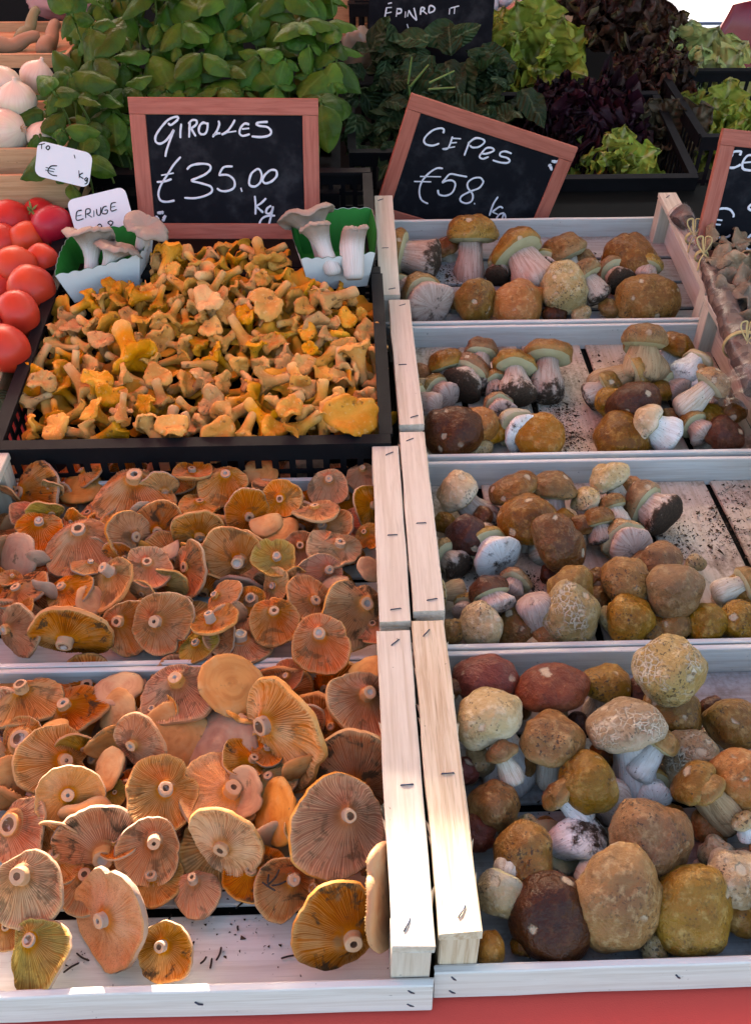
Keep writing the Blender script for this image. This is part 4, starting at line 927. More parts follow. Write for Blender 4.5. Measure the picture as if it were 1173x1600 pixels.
def gir_mesh(name, seed, mat, L=1.5, ridge=True, flare=1.0, ruf=.22, stemr=.2):
    r_ = random.Random(seed); ph = [r_.uniform(0, 6.28) for _ in range(6)]; N = r_.randint(15, 20); n = N*4
    bend = r_.uniform(-.35, .35); bend2 = r_.uniform(-.3, .3); o = seed*4.7; ecc = r_.uniform(-.25, .25)
    rows = []; pol = []
    def rimf(th): return 1 + .12*math.cos(2*th+ph[0]) + .08*math.cos(3*th+ph[1]) + .035*math.cos(5*th+ph[2]) + .09*nz((math.cos(th)*4, math.sin(th)*4, 0), 1, o)
    def ruff(th): return ruf*math.cos(2*th+ph[3]) + ruf*.8*math.cos(3*th+ph[4]) + ruf*.45*math.cos(6*th+ph[5]) + .1*nz((math.cos(th)*5, math.sin(th)*5, 2), 1, o)
    T = [0, .06, .15, .27, .4, .52, .62, .71, .79, .86, .92, .97, 1.0]
    for t in T:
        fl = smooth(.40, 1.05, t)**1.2; r = (stemr*(.9+.12*math.sin(t*5+ph[0])) if t > .03 else stemr*.7)*(1-fl) + flare*fl
        z = L*(1-(1-t)**1.25) - .26*smooth(.80, 1, t)
        for_r = []
        for j in range(n):
            th = 2*math.pi*j/n; w = fl*fl
            rr = r*(1+(rimf(th)-1)*fl); e = j % 4
            if ridge: rr += (.030 if e == 0 else (.012 if e == 2 else -.022))*smooth(.32, .55, t)*(1-smooth(.94, 1, t))
            else: rr += .006*math.cos(j*1.7)
            rr *= 1 + .10*nz((math.cos(th)*1.5, math.sin(th)*1.5, t*3), 1, o+3)
            x = rr*math.cos(th) + bend*math.sin(t*2.2)*.5 + ecc*fl; y = rr*math.sin(th) + bend2*math.sin(t*2.2)*.5
            for_r.append(Vector((x, y, z + ruff(th)*w))); pol.append((math.cos(th), math.sin(th), t))
        rows.append(for_r)
    for u in (.93, .8, .62, .42, .2, .06):
        row = []
        for j in range(n):
            th = 2*math.pi*j/n; rr = flare*rimf(th)*u
            rr *= 1 + .05*nz((math.cos(th)*2, math.sin(th)*2, u*4), 1, o+8)
            z = L - .02 - .20*smooth(.75, 1, u) + ruff(th)*u*u*.98 - .22*(1-u)**1.5*L*.6 + .05*nz((rr*3*math.cos(th), rr*3*math.sin(th), 1), 1, o+5)
            row.append(Vector((rr*math.cos(th)+bend*.4+ecc, rr*math.sin(th)+bend2*.4, z))); pol.append((math.cos(th), math.sin(th), 1))
        rows.append(row)
    V, F = rings(rows, start=True, end=True); pol += [(0, 0, 0), (0, 0, 1)]
    c = Vector((bend*.3, bend2*.3, L*.62)); V = [v-c for v in V]
    return mesh(name, V, F, mat, pol)
GIR = [gir_mesh('girolle', s, M_GIR, L=random.Random(s).uniform(1.5, 2.4), flare=random.Random(s+50).uniform(.60, .92), ruf=random.Random(s+9).uniform(.10, .20), stemr=random.Random(s+3).uniform(.24, .36)) for s in range(1, 15)]
def in_poly(x, y, P):
    c = False; j = len(P)-1
    for i in range(len(P)):
        if (P[i][1] > y) != (P[j][1] > y) and x < (P[j][0]-P[i][0])*(y-P[i][1])/(P[j][1]-P[i][1])+P[i][0]: c = not c
        j = i
    return c
HEAP = [(66, 676), (45, 640), (55, 570), (105, 492), (160, 458), (245, 440), (252, 408), (300, 394), (440, 394), (470, 452), (545, 458), (588, 520), (600, 610), (592, 676), (330, 680)]
def heap_h(px, py):
    e = min(1, min(abs(px-50), abs(610-px))/110)
    return .066 + .022*e + .03*smooth(580, 430, py)*e + .012*nz((px*.012, py*.015, 0), 1, 3)
GL = 'orange girolle among the others heaped in the black crate'
def girolle(px, py, wpx, axis, h, label, mi=None, group='girolles heaped in the black crate', spin=None):
    p = hit(BK, px, py, h); s = metres(p)*wpx/2
    M = frame(p, axis, spin=rnd.uniform(0, 6.28) if spin is None else spin) @ Matrix.Diagonal((s, s, s, 1))
    o = obj('girolle', GIR[rnd.randrange(len(GIR)) if mi is None else mi], M=M)
    return tag(o, label, 'mushroom', group)
def rand_axis(lo=-.2):
    while True:
        v = Vector((rnd.uniform(-1, 1), rnd.uniform(-1, 1), rnd.uniform(lo, 1)))
        if .2 < v.length < 1: return view_dir(*v)
big = [(205, 545, 92, (.45, .75, .35), 'wide fan-gilled girolle left of centre in the heap', 2), (545, 655, 84, (.1, -.2, .9), 'big ruffled bright yellow girolle by the near right corner', 5),
       (272, 672, 62, (.1, -.5, .8), 'round flat ochre girolle low at the front of the heap', 7), (450, 645, 60, (.3, -.4, .8), 'yellow frilled girolle just left of the big ruffled one', 9),
       (190, 645, 50, (-.1, .9, .2), 'pale-stalked girolle standing stem down near the front', 4), (262, 402, 66, (.15, -.9, -.1), 'tall girolle trumpet standing before the price board', 0),
       (410, 402, 62, (.3, .8, .2), 'upturned girolle leaning beside the right punnet', 3), (220, 462, 56, (-.9, .1, .2), 'girolle lying stem to the right below the left punnet', 6),
       (520, 468, 70, (-.85, .4, .1), 'girolle lying on the black rim below the right punnet', 8), (330, 480, 66, (0, -.5, .8), 'crinkled pale girolle in the middle of the heap', 10),
       (420, 480, 60, (.2, -.3, .9), 'cap-up tan girolle right of the heap middle', 11), (70, 600, 56, (.2, -.4, .8), 'smooth orange girolle against the left wall of the black crate', 12),
       (560, 560, 56, (-.2, -.9, .2), 'girolle with curling stem at the right edge of the heap', 1), (150, 600, 60, (.2, -.5, .5), 'pinkish ragged girolle near the left front corner', 13),
       (465, 590, 52, (.4, .7, .3), 'stem-up girolle right of centre near the front', 2)]
POSES = {}
def scatter(sp):
    mine = []
    for _ in range(9000):
        px, py = rnd.uniform(40, 612), rnd.uniform(366, 696)
        if not in_poly(px, py, HEAP): continue
        d = sp*(.55+.45*(py-360)/330)
        if any((px-a)**2 + ((py-b)*1.25)**2 < d*d for a, b in mine): continue
        mine.append((px, py)); ax = rand_axis(); c = -ax.dot(FWD); ay = -ax.dot(UP)
        w = d*rnd.uniform(1.5, 2.4)
        o = girolle(px, py, w, ax, heap_h(px, py)+rnd.uniform(-.006, .008), 'x')
        pose = 'cap-up' if c > .55 else 'stem-up' if (ay > .35 or c < 0) else 'upright' if ay < -.5 else 'side-lying'
        zx = 'left' if px < 200 else 'middle' if px < 330 else 'right middle' if px < 460 else 'right'
        zy = 'back' if py < 470 else 'centre' if py < 570 else 'front'
        POSES.setdefault((pose, zx, zy), []).append((px, o))
scatter(32)
for (pose, zx, zy), L in POSES.items():
    L.sort(key=lambda t: t[0])
    for i, (px, o) in enumerate(L):
        of = 'the one' if len(L) == 1 else ('leftmost' if i == 0 else 'rightmost' if i == len(L)-1 else ORD[i]+' from left')
        o['label'] = f'{of} of the {pose} girolles in the {zy} {zx} of the heap'
for (px, py, w, ax, lb, mi) in big: girolle(px, py, w, view_dir(*ax), heap_h(px, py)+.018, lb, mi, 'large girolles on the heap')
# what lies under the heap's surface
low = [gir_mesh('girolle_low', s, M_GIR, 1.6, False) for s in (31, 32)]
parts = []; mine = []
for _ in range(3000):
    px, py = rnd.uniform(40, 612), rnd.uniform(366, 696)
    if not in_poly(px, py, HEAP) or py > 655 or px < 75 or px > 580: continue
    d = 38*(.55+.45*(py-360)/330)
    if any((px-a)**2 + ((py-b)*1.25)**2 < d*d for a, b in mine): continue
    mine.append((px, py)); p = hit(BK, px, py, heap_h(px, py)-.028); s_ = metres(p)*d
    Mx = frame(p, rand_axis(), spin=rnd.uniform(0, 6)) @ Matrix.Diagonal((s_, s_, s_, 1)); me = low[len(mine) % 2]
    parts.append(([Mx @ v.co for v in me.vertices], [tuple(q.vertices) for q in me.polygons]))
V, F = merge(parts)
o = obj('girolle_pile', mesh('girolle_pile', V, F, M_GIR, [(0, 0, .6)]*len(V))); o['kind'] = 'stuff'; tag(o, 'deeper layer of girolles glimpsed between those on top', 'mushrooms')
for me in low: bpy.data.meshes.remove(me)
# ------------------------------------------------------------------ price boards and cards
def frame_mat(name, c1, c2):
    m = Mat(name); q = m.xyz(m.pol()); g = m.noise(m.comb(m.math('MULTIPLY', q[0], 12), m.math('MULTIPLY', q[1], 160), q[2]), 1.0, 4, .6, .6)
    return m.done(m.mix(m.step(g, .35, .7), c1, c2), .45, .22, (g, .15, .001))
M_FRAME = frame_mat('red_stained_wood', (.42, .135, .09), (.32, .09, .058))
m = Mat('blackboard'); c = m.co(3)
M_BB = m.done(m.mix(m.math('MULTIPLY', m.step(m.noise(c, 14, 4, .7), .45, .75), .5), (.008, .009, .012), (.05, .052, .058)), .85, .05, (m.noise(c, 600, 2), .15, .0005))
m = Mat('chalk'); M_CHALK = m.done(m.mix(m.noise(m.co(3), 500, 2), (.80, .82, .88), (.55, .57, .62)), .9, .1)
M_INK = Mat('black_ink').done((.012, .012, .016), .5, .3)
M_CARD = Mat('white_card').done((.78, .78, .80), .5, .35)
def cr(pts, k=5):
    if len(pts) < 3: return [Vector(p) for p in pts]
    P = [Vector(pts[0])]+[Vector(p) for p in pts]+[Vector(pts[-1])]; out = []
    for i in range(1, len(P)-2):
        a, b, c, d = P[i-1:i+3]
        for j in range(k):
            t = j/k; out.append(.5*((2*b)+(c-a)*t+(2*a-5*b+4*c-d)*t*t+(3*b-a-3*c+d)*t**3))
    return out+[P[-2]]
def board_matrix(cx, cy, y, lean, yaw, roll):
    """local x along the board, local y up it, local z out of its face"""
    c = at_y(cx, cy, y)
    ex = Vector((1, 0, 0)); ez = Vector((0, math.sin(lean), math.cos(lean))); Rz = Matrix.Rotation(yaw, 3, 'Z'); ex = Rz @ ex; ez = Rz @ ez
    u = ex*math.cos(roll)-ez*math.sin(roll); v = ex*math.sin(roll)+ez*math.cos(roll); w = u.cross(v)
    M = Matrix((u, v, w)).transposed().to_4x4(); M.translation = c; return M
def writing(parent, M, zfront, strokes, sc, ox, oy, r, mat, name='writing'):
    Mi = M.inverted(); n = M.to_3x3() @ Vector((0, 0, 1)); o = M @ Vector((0, 0, zfront)); ps = []
    for st in strokes:
        loc = []
        for (X, Y) in st:
            q = Mi @ at_plane(ox+X*sc, oy+Y*sc, o, n); loc.append(Vector((q.x, q.y, zfront+.0004)))
        if len(loc) > 1:
            path = cr(loc)
            rr = [r*(.8+.35*abs(nz((i*.3, len(ps)*3.1, 0), 1, 1)))*(.7 if i in (0, len(path)-1) else 1) for i in range(len(path))]
            rows = []
            for i, p in enumerate(path):
                t = (path[min(i+1, len(path)-1)]-path[max(i-1, 0)]); t = t.normalized() if t.length > 1e-9 else Vector((1, 0, 0))
                s = Vector((-t.y, t.x, 0)); rows.append([p+s*rr[i], p+s*rr[i]*.6+Vector((0, 0, .0005)), p-s*rr[i]*.6+Vector((0, 0, .0005)), p-s*rr[i]])
            V, F = rings(rows, closed=False); ps.append(0); obj('chalk_stroke' if mat is M_CHALK else 'ink_stroke', mesh('stroke', V, [tuple(reversed(f)) for f in F], mat), parent)
def recycle(cx, cy, r, rot=0.0):
    out = []
    for k in range(3):
        a = rot + k*2.094
        P = lambda ang, q: (cx+r*q*math.sin(a+ang), cy-r*q*math.cos(a+ang))
        out += [[P(-.75, .95), P(-.3, .85), P(.25, .85), P(.62, .95)], [P(-.75, .95), P(-.25, .62), P(.2, .62)], [P(.62, .95), P(.45, .55)], [P(.62, .95), P(.2, 1.05)]]
    return out
def price_board(label, M, W, H, fw, strokes, sc, ox, oy, r=.0021):
    b = thing('price_board', label, 'sign', M, 'framed black price boards')
    def bar(x0, x1, y0, y1):
        L = max(x1-x0, y1-y0); w = min(x1-x0, y1-y0)
        me = plank_mesh('frame_bar', L, w, .012, M_FRAME, .0002, .0012, 5)
        Mx = Matrix.Translation((x0, y0, -.006)) if x1-x0 > y1-y0 else Matrix.Translation((x1, y0, -.006)) @ Matrix.Rotation(math.pi/2, 4, 'Z')
        obj('frame_bar', me, b, M=Mx)
    bar(-W/2, W/2, H/2-fw, H/2); bar(-W/2, W/2, -H/2, -H/2+fw); bar(-W/2, -W/2+fw, -H/2+fw+.0003, H/2-fw-.0003); bar(W/2-fw, W/2, -H/2+fw+.0003, H/2-fw-.0003)
    obj('slate', mesh('slate', *boxvf(-W/2+fw+.0003, W/2-fw-.0003, -H/2+fw+.0003, H/2-fw-.0003, -.004, .003), M_BB, None, False), b)
    writing(b, M, .0032, [s for s in strokes if s is not None], sc, ox, oy, r, M_CHALK)
    return b
G1 = [[(325, 170), (322, 156), (295, 160), (262, 178), (225, 220), (197, 265), (197, 298), (222, 310), (255, 292), (285, 255), (300, 232), (275, 300), (258, 350), (252, 385)], [(325, 170), (305, 188), (282, 203), (268, 192)],
 [(343, 195), (338, 240), (338, 278)], [(393, 182), (390, 225), (388, 275)], [(383, 197), (405, 175), (430, 178), (428, 200), (400, 222)], [(400, 222), (412, 245), (426, 268)], [(488, 195), (468, 190), (450, 205), (443, 235), (455, 255), (480, 252), (492, 225), (494, 188)],
 [(555, 178), (560, 200), (545, 240), (522, 272)], [(524, 262), (545, 252), (568, 250)], [(650, 172), (635, 200), (605, 240), (573, 258)], [(600, 246), (658, 238)], [(732, 200), (705, 195), (682, 220), (676, 250), (695, 265), (735, 255)], [(690, 226), (732, 222)],
 [(838, 185), (790, 188), (772, 197), (790, 208), (835, 215), (857, 240), (845, 262), (800, 272), (745, 268)],
 [(340, 385), (300, 430), (262, 490), (225, 550), (212, 600), (225, 635), (260, 643), (305, 635)], [(228, 491), (300, 478)], [(203, 530), (250, 525), (288, 512)],
 [(375, 458), (400, 435), (450, 425), (500, 430), (510, 455), (480, 485), (430, 508), (402, 522), (450, 535), (510, 555), (517, 585), (480, 608), (420, 622), (360, 620)],
 [(637, 440), (585, 445), (560, 487)], [(556, 490), (610, 490), (645, 520), (645, 560), (610, 580), (570, 580), (547, 565)], [(683, 562), (690, 585)],
 [(775, 455), (745, 480), (732, 520), (735, 548), (765, 555), (795, 530), (803, 490), (790, 458), (770, 456)], [(850, 462), (820, 490), (808, 520), (825, 537), (860, 525), (888, 495), (885, 465), (860, 460), (843, 468)],
 [(763, 608), (768, 660), (767, 715)], [(828, 622), (800, 650), (770, 668)], [(770, 668), (795, 690), (812, 705)], [(858, 665), (835, 680), (828, 705), (848, 710), (863, 690), (868, 672)], [(868, 668), (858, 720), (840, 780), (818, 800)], [(818, 800), (790, 782), (800, 745), (830, 725), (880, 722)]]
GS1 = 320/1173
price_board('framed black price board chalked GIROLLES behind the girolle heap', board_matrix(355.5, 266, 1.66, rad(15.8), rad(1), rad(1.15)), .3242, .2353, .0275, G1+recycle(225, 727, 30), GS1, 190, 140)
G2 = [[(387, 235), (390, 215), (370, 208), (330, 220), (295, 250), (283, 275), (295, 295), (330, 302), (365, 290)], [(437, 252), (425, 290), (410, 318), (382, 320)], [(382, 320), (450, 308)], [(432, 262), (482, 265)], [(425, 288), (460, 285)],
 [(528, 280), (515, 315), (500, 355)], [(520, 290), (560, 262), (600, 268), (608, 285), (580, 308), (545, 312), (530, 300)], [(590, 345), (620, 345), (658, 330), (650, 315), (620, 315), (595, 340), (582, 362), (600, 373), (632, 362)],
 [(755, 345), (720, 333), (695, 340), (695, 358), (730, 368), (745, 383), (730, 395), (690, 392), (652, 380)],
 [(385, 425), (350, 425), (305, 455), (270, 500), (258, 550), (270, 595), (305, 615)], [(262, 468), (375, 470)], [(230, 495), (322, 497)],
 [(515, 470), (470, 462), (425, 455), (400, 478), (380, 502)], [(380, 502), (410, 490), (440, 492), (452, 515), (435, 555), (400, 572), (365, 565), (358, 540)],
 [(600, 490), (585, 475), (550, 478), (520, 500), (520, 530), (545, 565), (540, 600), (510, 613), (480, 600), (485, 575), (530, 550), (580, 530), (602, 500), (597, 486)], [(553, 610), (557, 618)],
 [(682, 577), (655, 620), (635, 680)], [(708, 640), (690, 632), (650, 660)], [(650, 660), (680, 672)], [(715, 665), (690, 672), (672, 700), (680, 722), (708, 715), (722, 690), (715, 666)], [(712, 668), (700, 710), (688, 752)], [(690, 728), (730, 715), (772, 708)]]
price_board('framed black price board chalked CEPES leaning askew over the farthest crate', board_matrix(739, 286, 1.875, rad(3), rad(2), rad(17.8)), .352, .251, .0285, G2+recycle(985, 410, 30, .2), 340/1173, 580, 140)
G3 = [[(655, 245), (668, 215), (650, 208), (600, 215), (560, 265), (540, 320), (560, 350), (600, 355), (640, 340), (665, 325)], [(595, 232), (558, 290), (540, 335)], [(790, 245), (730, 245), (690, 290), (678, 340), (700, 372), (790, 380)], [(690, 310), (790, 300)],
 [(598, 798), (600, 770), (570, 730), (520, 718), (460, 730), (410, 785), (395, 850), (410, 920), (450, 970), (510, 980), (555, 970), (570, 950)], [(345, 803), (500, 825)], [(350, 850), (485, 865)],
 [(800, 660), (750, 690), (735, 720), (800, 755)], [(790, 925), (740, 970), (700, 1015), (705, 1045), (730, 1085), (800, 1090)]]
price_board('framed black price board at the right edge beside the oyster mushrooms', board_matrix(1231, 322, 1.62, rad(14), rad(0), rad(6)), .306, .232, .027, G3, 133/760, 1040, 200, .0023)
# unframed blackboard far behind
MB = board_matrix(674, 12, 2.45, rad(10), 0, rad(1.5))
b = thing('blackboard', 'plain blackboard chalked EPINARD standing behind the spinach', 'sign', MB)
obj('slate', mesh('slate', *boxvf(-.148, .148, -.150, .150, -.004, .003), M_BB, None, False), b)
G4 = [[(365, 20), (386, 15)], [(358, 42), (352, 75), (345, 112)], [(345, 112), (378, 102)], [(355, 72), (385, 65)], [(355, 42), (386, 40)], [(415, 45), (410, 90)], [(412, 48), (435, 50), (435, 68), (413, 74)], [(460, 62), (458, 95)], [(478, 55), (470, 90)], [(478, 55), (495, 85), (520, 110)], [(520, 110), (512, 70), (505, 42)],
 [(540, 80), (545, 42), (562, 45), (555, 58), (545, 62)], [(555, 60), (575, 76)], [(585, 70), (590, 32), (615, 40), (612, 60), (585, 70)], [(695, 78), (698, 45)], [(722, 75), (725, 38)], [(702, 44), (748, 32)], [(468, 130), (478, 163)], [(610, 210), (622, 185), (632, 195), (645, 180), (648, 200)]]
writing(b, MB, .0032, G4, 340/1173, 500, 0, .0020, M_CHALK)
def card(label, M, W, H, strokes, sc, ox, oy, r):
    c = thing('price_card', label, 'sign', M, 'white price cards')
    n = []; rr = .012
    for (cx, cy, a0) in ((W/2-rr, H/2-rr, 0), (-W/2+rr, H/2-rr, 90), (-W/2+rr, -H/2+rr, 180), (W/2-rr, -H/2+rr, 270)):
        for k in range(5): a = rad(a0+k*22.5); n.append((cx+rr*math.cos(a), cy+rr*math.sin(a)))
    N = len(n); V = [Vector((x, y, .0006)) for x, y in n]+[Vector((x, y, -.0006)) for x, y in n]
    F = [tuple(range(N)), tuple(range(2*N-1, N-1, -1))]+[(i, N+i, N+(i+1) % N, (i+1) % N) for i in range(N)]
    obj('card', mesh('card', V, F, M_CARD, None, False), c)
    writing(c, M, .0008, strokes, sc, ox, oy, r, M_INK)
ZS = 260/904
card('white card inked ERINGE behind the left paper punnet', board_matrix(160, 340, 1.60, rad(22), rad(-6), rad(-14)), .108, .082,
     [[(447, 446), (420, 455), (418, 500), (457, 492)], [(420, 478), (445, 472)], [(468, 490), (468, 445), (490, 440), (490, 460), (470, 468)], [(475, 468), (502, 485)], [(512, 448), (512, 482)], [(526, 440), (530, 470), (546, 470), (550, 430)], [(582, 424), (562, 432), (556, 462), (580, 465), (586, 446), (570, 447)],
      [(632, 404), (606, 412), (606, 450), (636, 442)], [(606, 430), (628, 425)], [(530, 530), (545, 522), (555, 535), (542, 545), (560, 555), (540, 570)], [(600, 503), (588, 515), (605, 530), (622, 548), (605, 562), (590, 550), (605, 530), (615, 512), (600, 503)], [(655, 555), (672, 572)]], ZS, 0, 200, .0011)
card('white tilted price card hanging over the onion box beside the basil', board_matrix(100, 257, 1.62, rad(12), rad(8), rad(17)), .090, .058,
     [[(208, 92), (246, 84)], [(228, 88), (228, 114)], [(262, 95), (252, 108), (264, 118), (272, 104), (262, 95)], [(312, 205), (278, 208), (262, 235), (284, 255), (312, 260)], [(250, 214), (300, 224)], [(248, 228), (295, 238)], [(404, 145), (410, 165)], [(430, 230), (432, 272)], [(452, 244), (432, 258), (456, 276)], [(474, 268), (462, 278), (470, 288), (478, 272), (474, 298), (462, 304)], [(486, 292), (488, 295)]], ZS, 0, 200, .0011)
# ------------------------------------------------------------------ leaves and the produce behind
def leaf_mat(name, c1, c2, rib, rough=.4, tr=.25, vein=True):
    m = Mat(name); q = m.xyz(m.pol()); co = m.jit(m.co(3), 6); r = m.rand()
    n1 = m.noise(co, 2.0, 4)
    col = m.mix(m.step(n1, .3, .7), c1, c2)
    mid = m.step(m.math('ABSOLUTE', q[0]), .10, .03)
    col = m.mix(m.math('MULTIPLY', mid, .55), col, rib)
    col = m.hsv(col, m.math('MULTIPLY_ADD', r, .03, .485), 1.0, m.math('MULTIPLY_ADD', m.math('FRACT', m.math('MULTIPLY', r, 13.7)), .7, .62))
    h = n1
    if vein:
        v = m.math('SINE', m.math('MULTIPLY', m.math('SUBTRACT', q[1], m.math('MULTIPLY', m.math('ABSOLUTE', q[0]), .35)), 42))
        h = m.math('ADD', m.math('MULTIPLY', v, .35), m.math('MULTIPLY', n1, .8))
    return m.done(col, rough, .2, (h, .45, .02), trans=(col, tr))
M_BASIL = leaf_mat('basil_leaf', (.070, .160, .014), (.036, .090, .009), (.08, .17, .03), .42, .25, False)
M_SPIN = leaf_mat('spinach_leaf', (.040, .070, .024), (.024, .044, .016), (.16, .20, .10), .5)
M_LET = leaf_mat('green_lettuce_leaf', (.42, .46, .08), (.26, .34, .035), (.66, .62, .30), .45, .3)
M_LETP = leaf_mat('pale_lettuce_leaf', (.58, .60, .24), (.36, .46, .12), (.70, .70, .46), .45, .3)
M_OAK = leaf_mat('red_oak_lettuce_leaf', (.060, .030, .016), (.035, .012, .012), (.20, .16, .06), .45, .2)
M_LOLLO = leaf_mat('purple_lollo_leaf', (.030, .007, .014), (.016, .004, .009), (.06, .02, .02), .5, .15)
M_BRON = leaf_mat('bronze_leaf', (.11, .085, .045), (.06, .04, .025), (.26, .22, .13), .4, .2)
M_STALK = Mat('green_stalk').done((.16, .24, .06), .5, .3)
def leaf_mesh(name, mat, w=.34, cup=.12, droop=.35, fold=.10, frill=0.0, nu=11, nv=9, seed=0, tipw=.5, wav=.03):
    """unit-length leaf along +y from its foot at the origin, face towards +z"""
    r_ = random.Random(seed); ph = [r_.uniform(0, 6.28) for _ in range(6)]; rows = []; pol = []; o = seed*2.7
    for i in range(nu):
        t = i/(nu-1); W = w*(math.sin(math.pi*min(1, t**tipw))**.75 if t < 1 else 0) + .012*(1-t)
        if i == nu-1: W = .006
        row = []
        for j in range(nv):
            s = -1+2*j/(nv-1); x = W*s; a = abs(s)
            z = -droop*t*t*.6 - cup*s*s*W/w + fold*a*W + wav*nz((x*6, t*5, 0), 1, o)
            y = t
            if frill:
                e = a**2.5*smooth(.1, .5, t) + smooth(.72, 1, t)*.8
                z += frill*e*math.sin(t*26+ph[0]+s*9) ; x *= 1+.25*e*math.sin(t*34+ph[1]); y += frill*.6*e*math.sin(s*21+ph[2]+t*11)
                z += frill*.6*e*math.sin(t*47+s*17+ph[3])
            row.append(Vector((x, y, z))); pol.append((s*W/w, t, 0))
        rows.append(row)
    V, F = rings(rows, closed=False)
    return mesh(name, V, F, mat, pol)
def put_leaf(parent, me, p, d, n, L, name='leaf'):
    """foot p, direction d, face n, length L (world space; parents of leaves stand unrotated)"""
    y = d.normalized(); z = (n - y*n.dot(y)).normalized(); x = y.cross(z)
    M = Matrix((x, y, z)).transposed().to_4x4(); M.translation = p - (parent.location if parent else Vector())
    o = obj(name, me, parent, M=M @ Matrix.Diagonal((L, L, L, 1))); return o
def rv(k=1.0): return Vector((rnd.gauss(0, k), rnd.gauss(0, k), rnd.gauss(0, k)))
# basil
BAS = [leaf_mesh('leaf', M_BASIL, w=random.Random(s).uniform(.34, .41), cup=.30, droop=random.Random(s+4).uniform(.3, .95), fold=.22, seed=s, tipw=.72, wav=.06) for s in range(6)]
bo = Vector((-.40, 2.0, .87)); basil = thing('basil_plant', 'large bushy green basil plant spilling over behind the girolle board', 'plant', loc=bo)
BASIL = [(64, 165), (60, 215), (78, 245), (105, 292), (122, 280), (140, 235), (160, 238), (205, 240), (210, 165), (500, 165), (535, 120), (530, 60), (515, -30), (90, -30), (112, 40), (125, 85), (100, 120)]
cl = []; nl = 0; tries = 0; fill = []
while tries < 6000:
    tries += 1; px, py = rnd.uniform(58, 538), rnd.uniform(-30, 295)
    if not in_poly(px, py, BASIL): continue
    d = 30 if py > 140 else 33
    if any((px-a)**2+(py-b)**2 < d*d for a, b in cl): continue
    cl.append((px, py))
    y = lerp(1.74, 2.15, min(1, max(0, (290-py)/300))) + rnd.uniform(-.02, .05)
    if px < 150: y -= .12
    p = at_y(px, py, y); s = metres(p); n = rnd.choice((3, 3, 4, 4)); a0 = rnd.uniform(0, 6.28)
    up = Vector((rnd.gauss(0, .28), -.45+rnd.gauss(0, .25), 1)).normalized(); X = up.orthogonal().normalized(); Yv = up.cross(X)
    for k in range(n):
        a = a0+k*6.283/n+rnd.uniform(-.4, .4); el = rnd.uniform(-.45, .25)
        dd = (X*math.cos(a)+Yv*math.sin(a))+up*el
        if dd.y > .55 and rnd.random() < .5: continue
        put_leaf(basil, rnd.choice(BAS), p+dd*.004, dd, up+rv(.2), s*rnd.choice((24, 34, 42, 50, 58, 70))*rnd.uniform(.9, 1.1)); nl += 1
    foot = p + Vector((rnd.uniform(-.02, .02), rnd.uniform(.02, .08), -rnd.uniform(.07, .13)))
    obj('stalk', mesh('stalk', *rings(tube([foot-bo, (foot+p)/2-bo+Vector((0, .01, 0)), p-bo], .0022, 5)), M_STALK), basil)
parts = []
for _ in range(420):
    px, py = rnd.uniform(70, 530), rnd.uniform(-30, 300)
    if not in_poly(px, py, BASIL): continue
    y = lerp(1.74, 2.15, min(1, max(0, (290-py)/300)))+rnd.uniform(.08, .22); p = at_y(px, py, y); me = rnd.choice(BAS)
    dd = rv(); n_ = Vector((0, -.5, 1))+rv(.4); yv = dd.normalized(); z = (n_-yv*n_.dot(yv)).normalized(); x = yv.cross(z); L = rnd.uniform(.05, .075)
    Mx = Matrix((x, yv, z)).transposed().to_4x4() @ Matrix.Diagonal((L, L, L, 1)); Mx.translation = p-bo
    parts.append(([Mx @ v.co for v in me.vertices], [tuple(q.vertices) for q in me.polygons]))
V, F = merge(parts); o = obj('inner_leaves', mesh('inner_leaves', V, F, M_BASIL, [(.5, .5, 0)]*len(V)), basil); o['kind'] = 'stuff'
# crates that hold the greens: the plant stands in a black crate, spinach and salads in others
def crate_at(label, px0, px1, py, y, D, H, tilt=0.0):
    a = at_y(px0, py, y); b = at_y(px1, py, y); W = b.x-a.x
    M = Matrix.Translation((a.x, y, a.z-H)) @ Matrix.Rotation(tilt, 4, 'X'); plastic_crate(label, M, W, D, H); return M, W
crate_at('black plastic crate standing under the basil plant', 120, 530, 300, 1.84, .40, .12, rad(8))
crate_at('black plastic crate heaped with dark spinach', 545, 800, 232, 2.06, .38, .20, rad(6))
MC, WC = crate_at('black open-work crate holding the purple lollo lettuce', 800, 1083, 268, 2.04, .40, .21, rad(10))
crate_at('black plastic crate of salads under the far right lettuce', 1092, 1420, 208, 2.14, .40, .2, rad(6))
# boxes and darkness under the back row
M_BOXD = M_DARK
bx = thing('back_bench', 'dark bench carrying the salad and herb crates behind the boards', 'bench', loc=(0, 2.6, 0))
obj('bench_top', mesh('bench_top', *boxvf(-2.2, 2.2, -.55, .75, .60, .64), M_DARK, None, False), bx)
obj('bench_front', mesh('bench_front', *boxvf(-2.2, 2.2, -.548, -.53, .0, .598), M_DARK, None, False), bx)
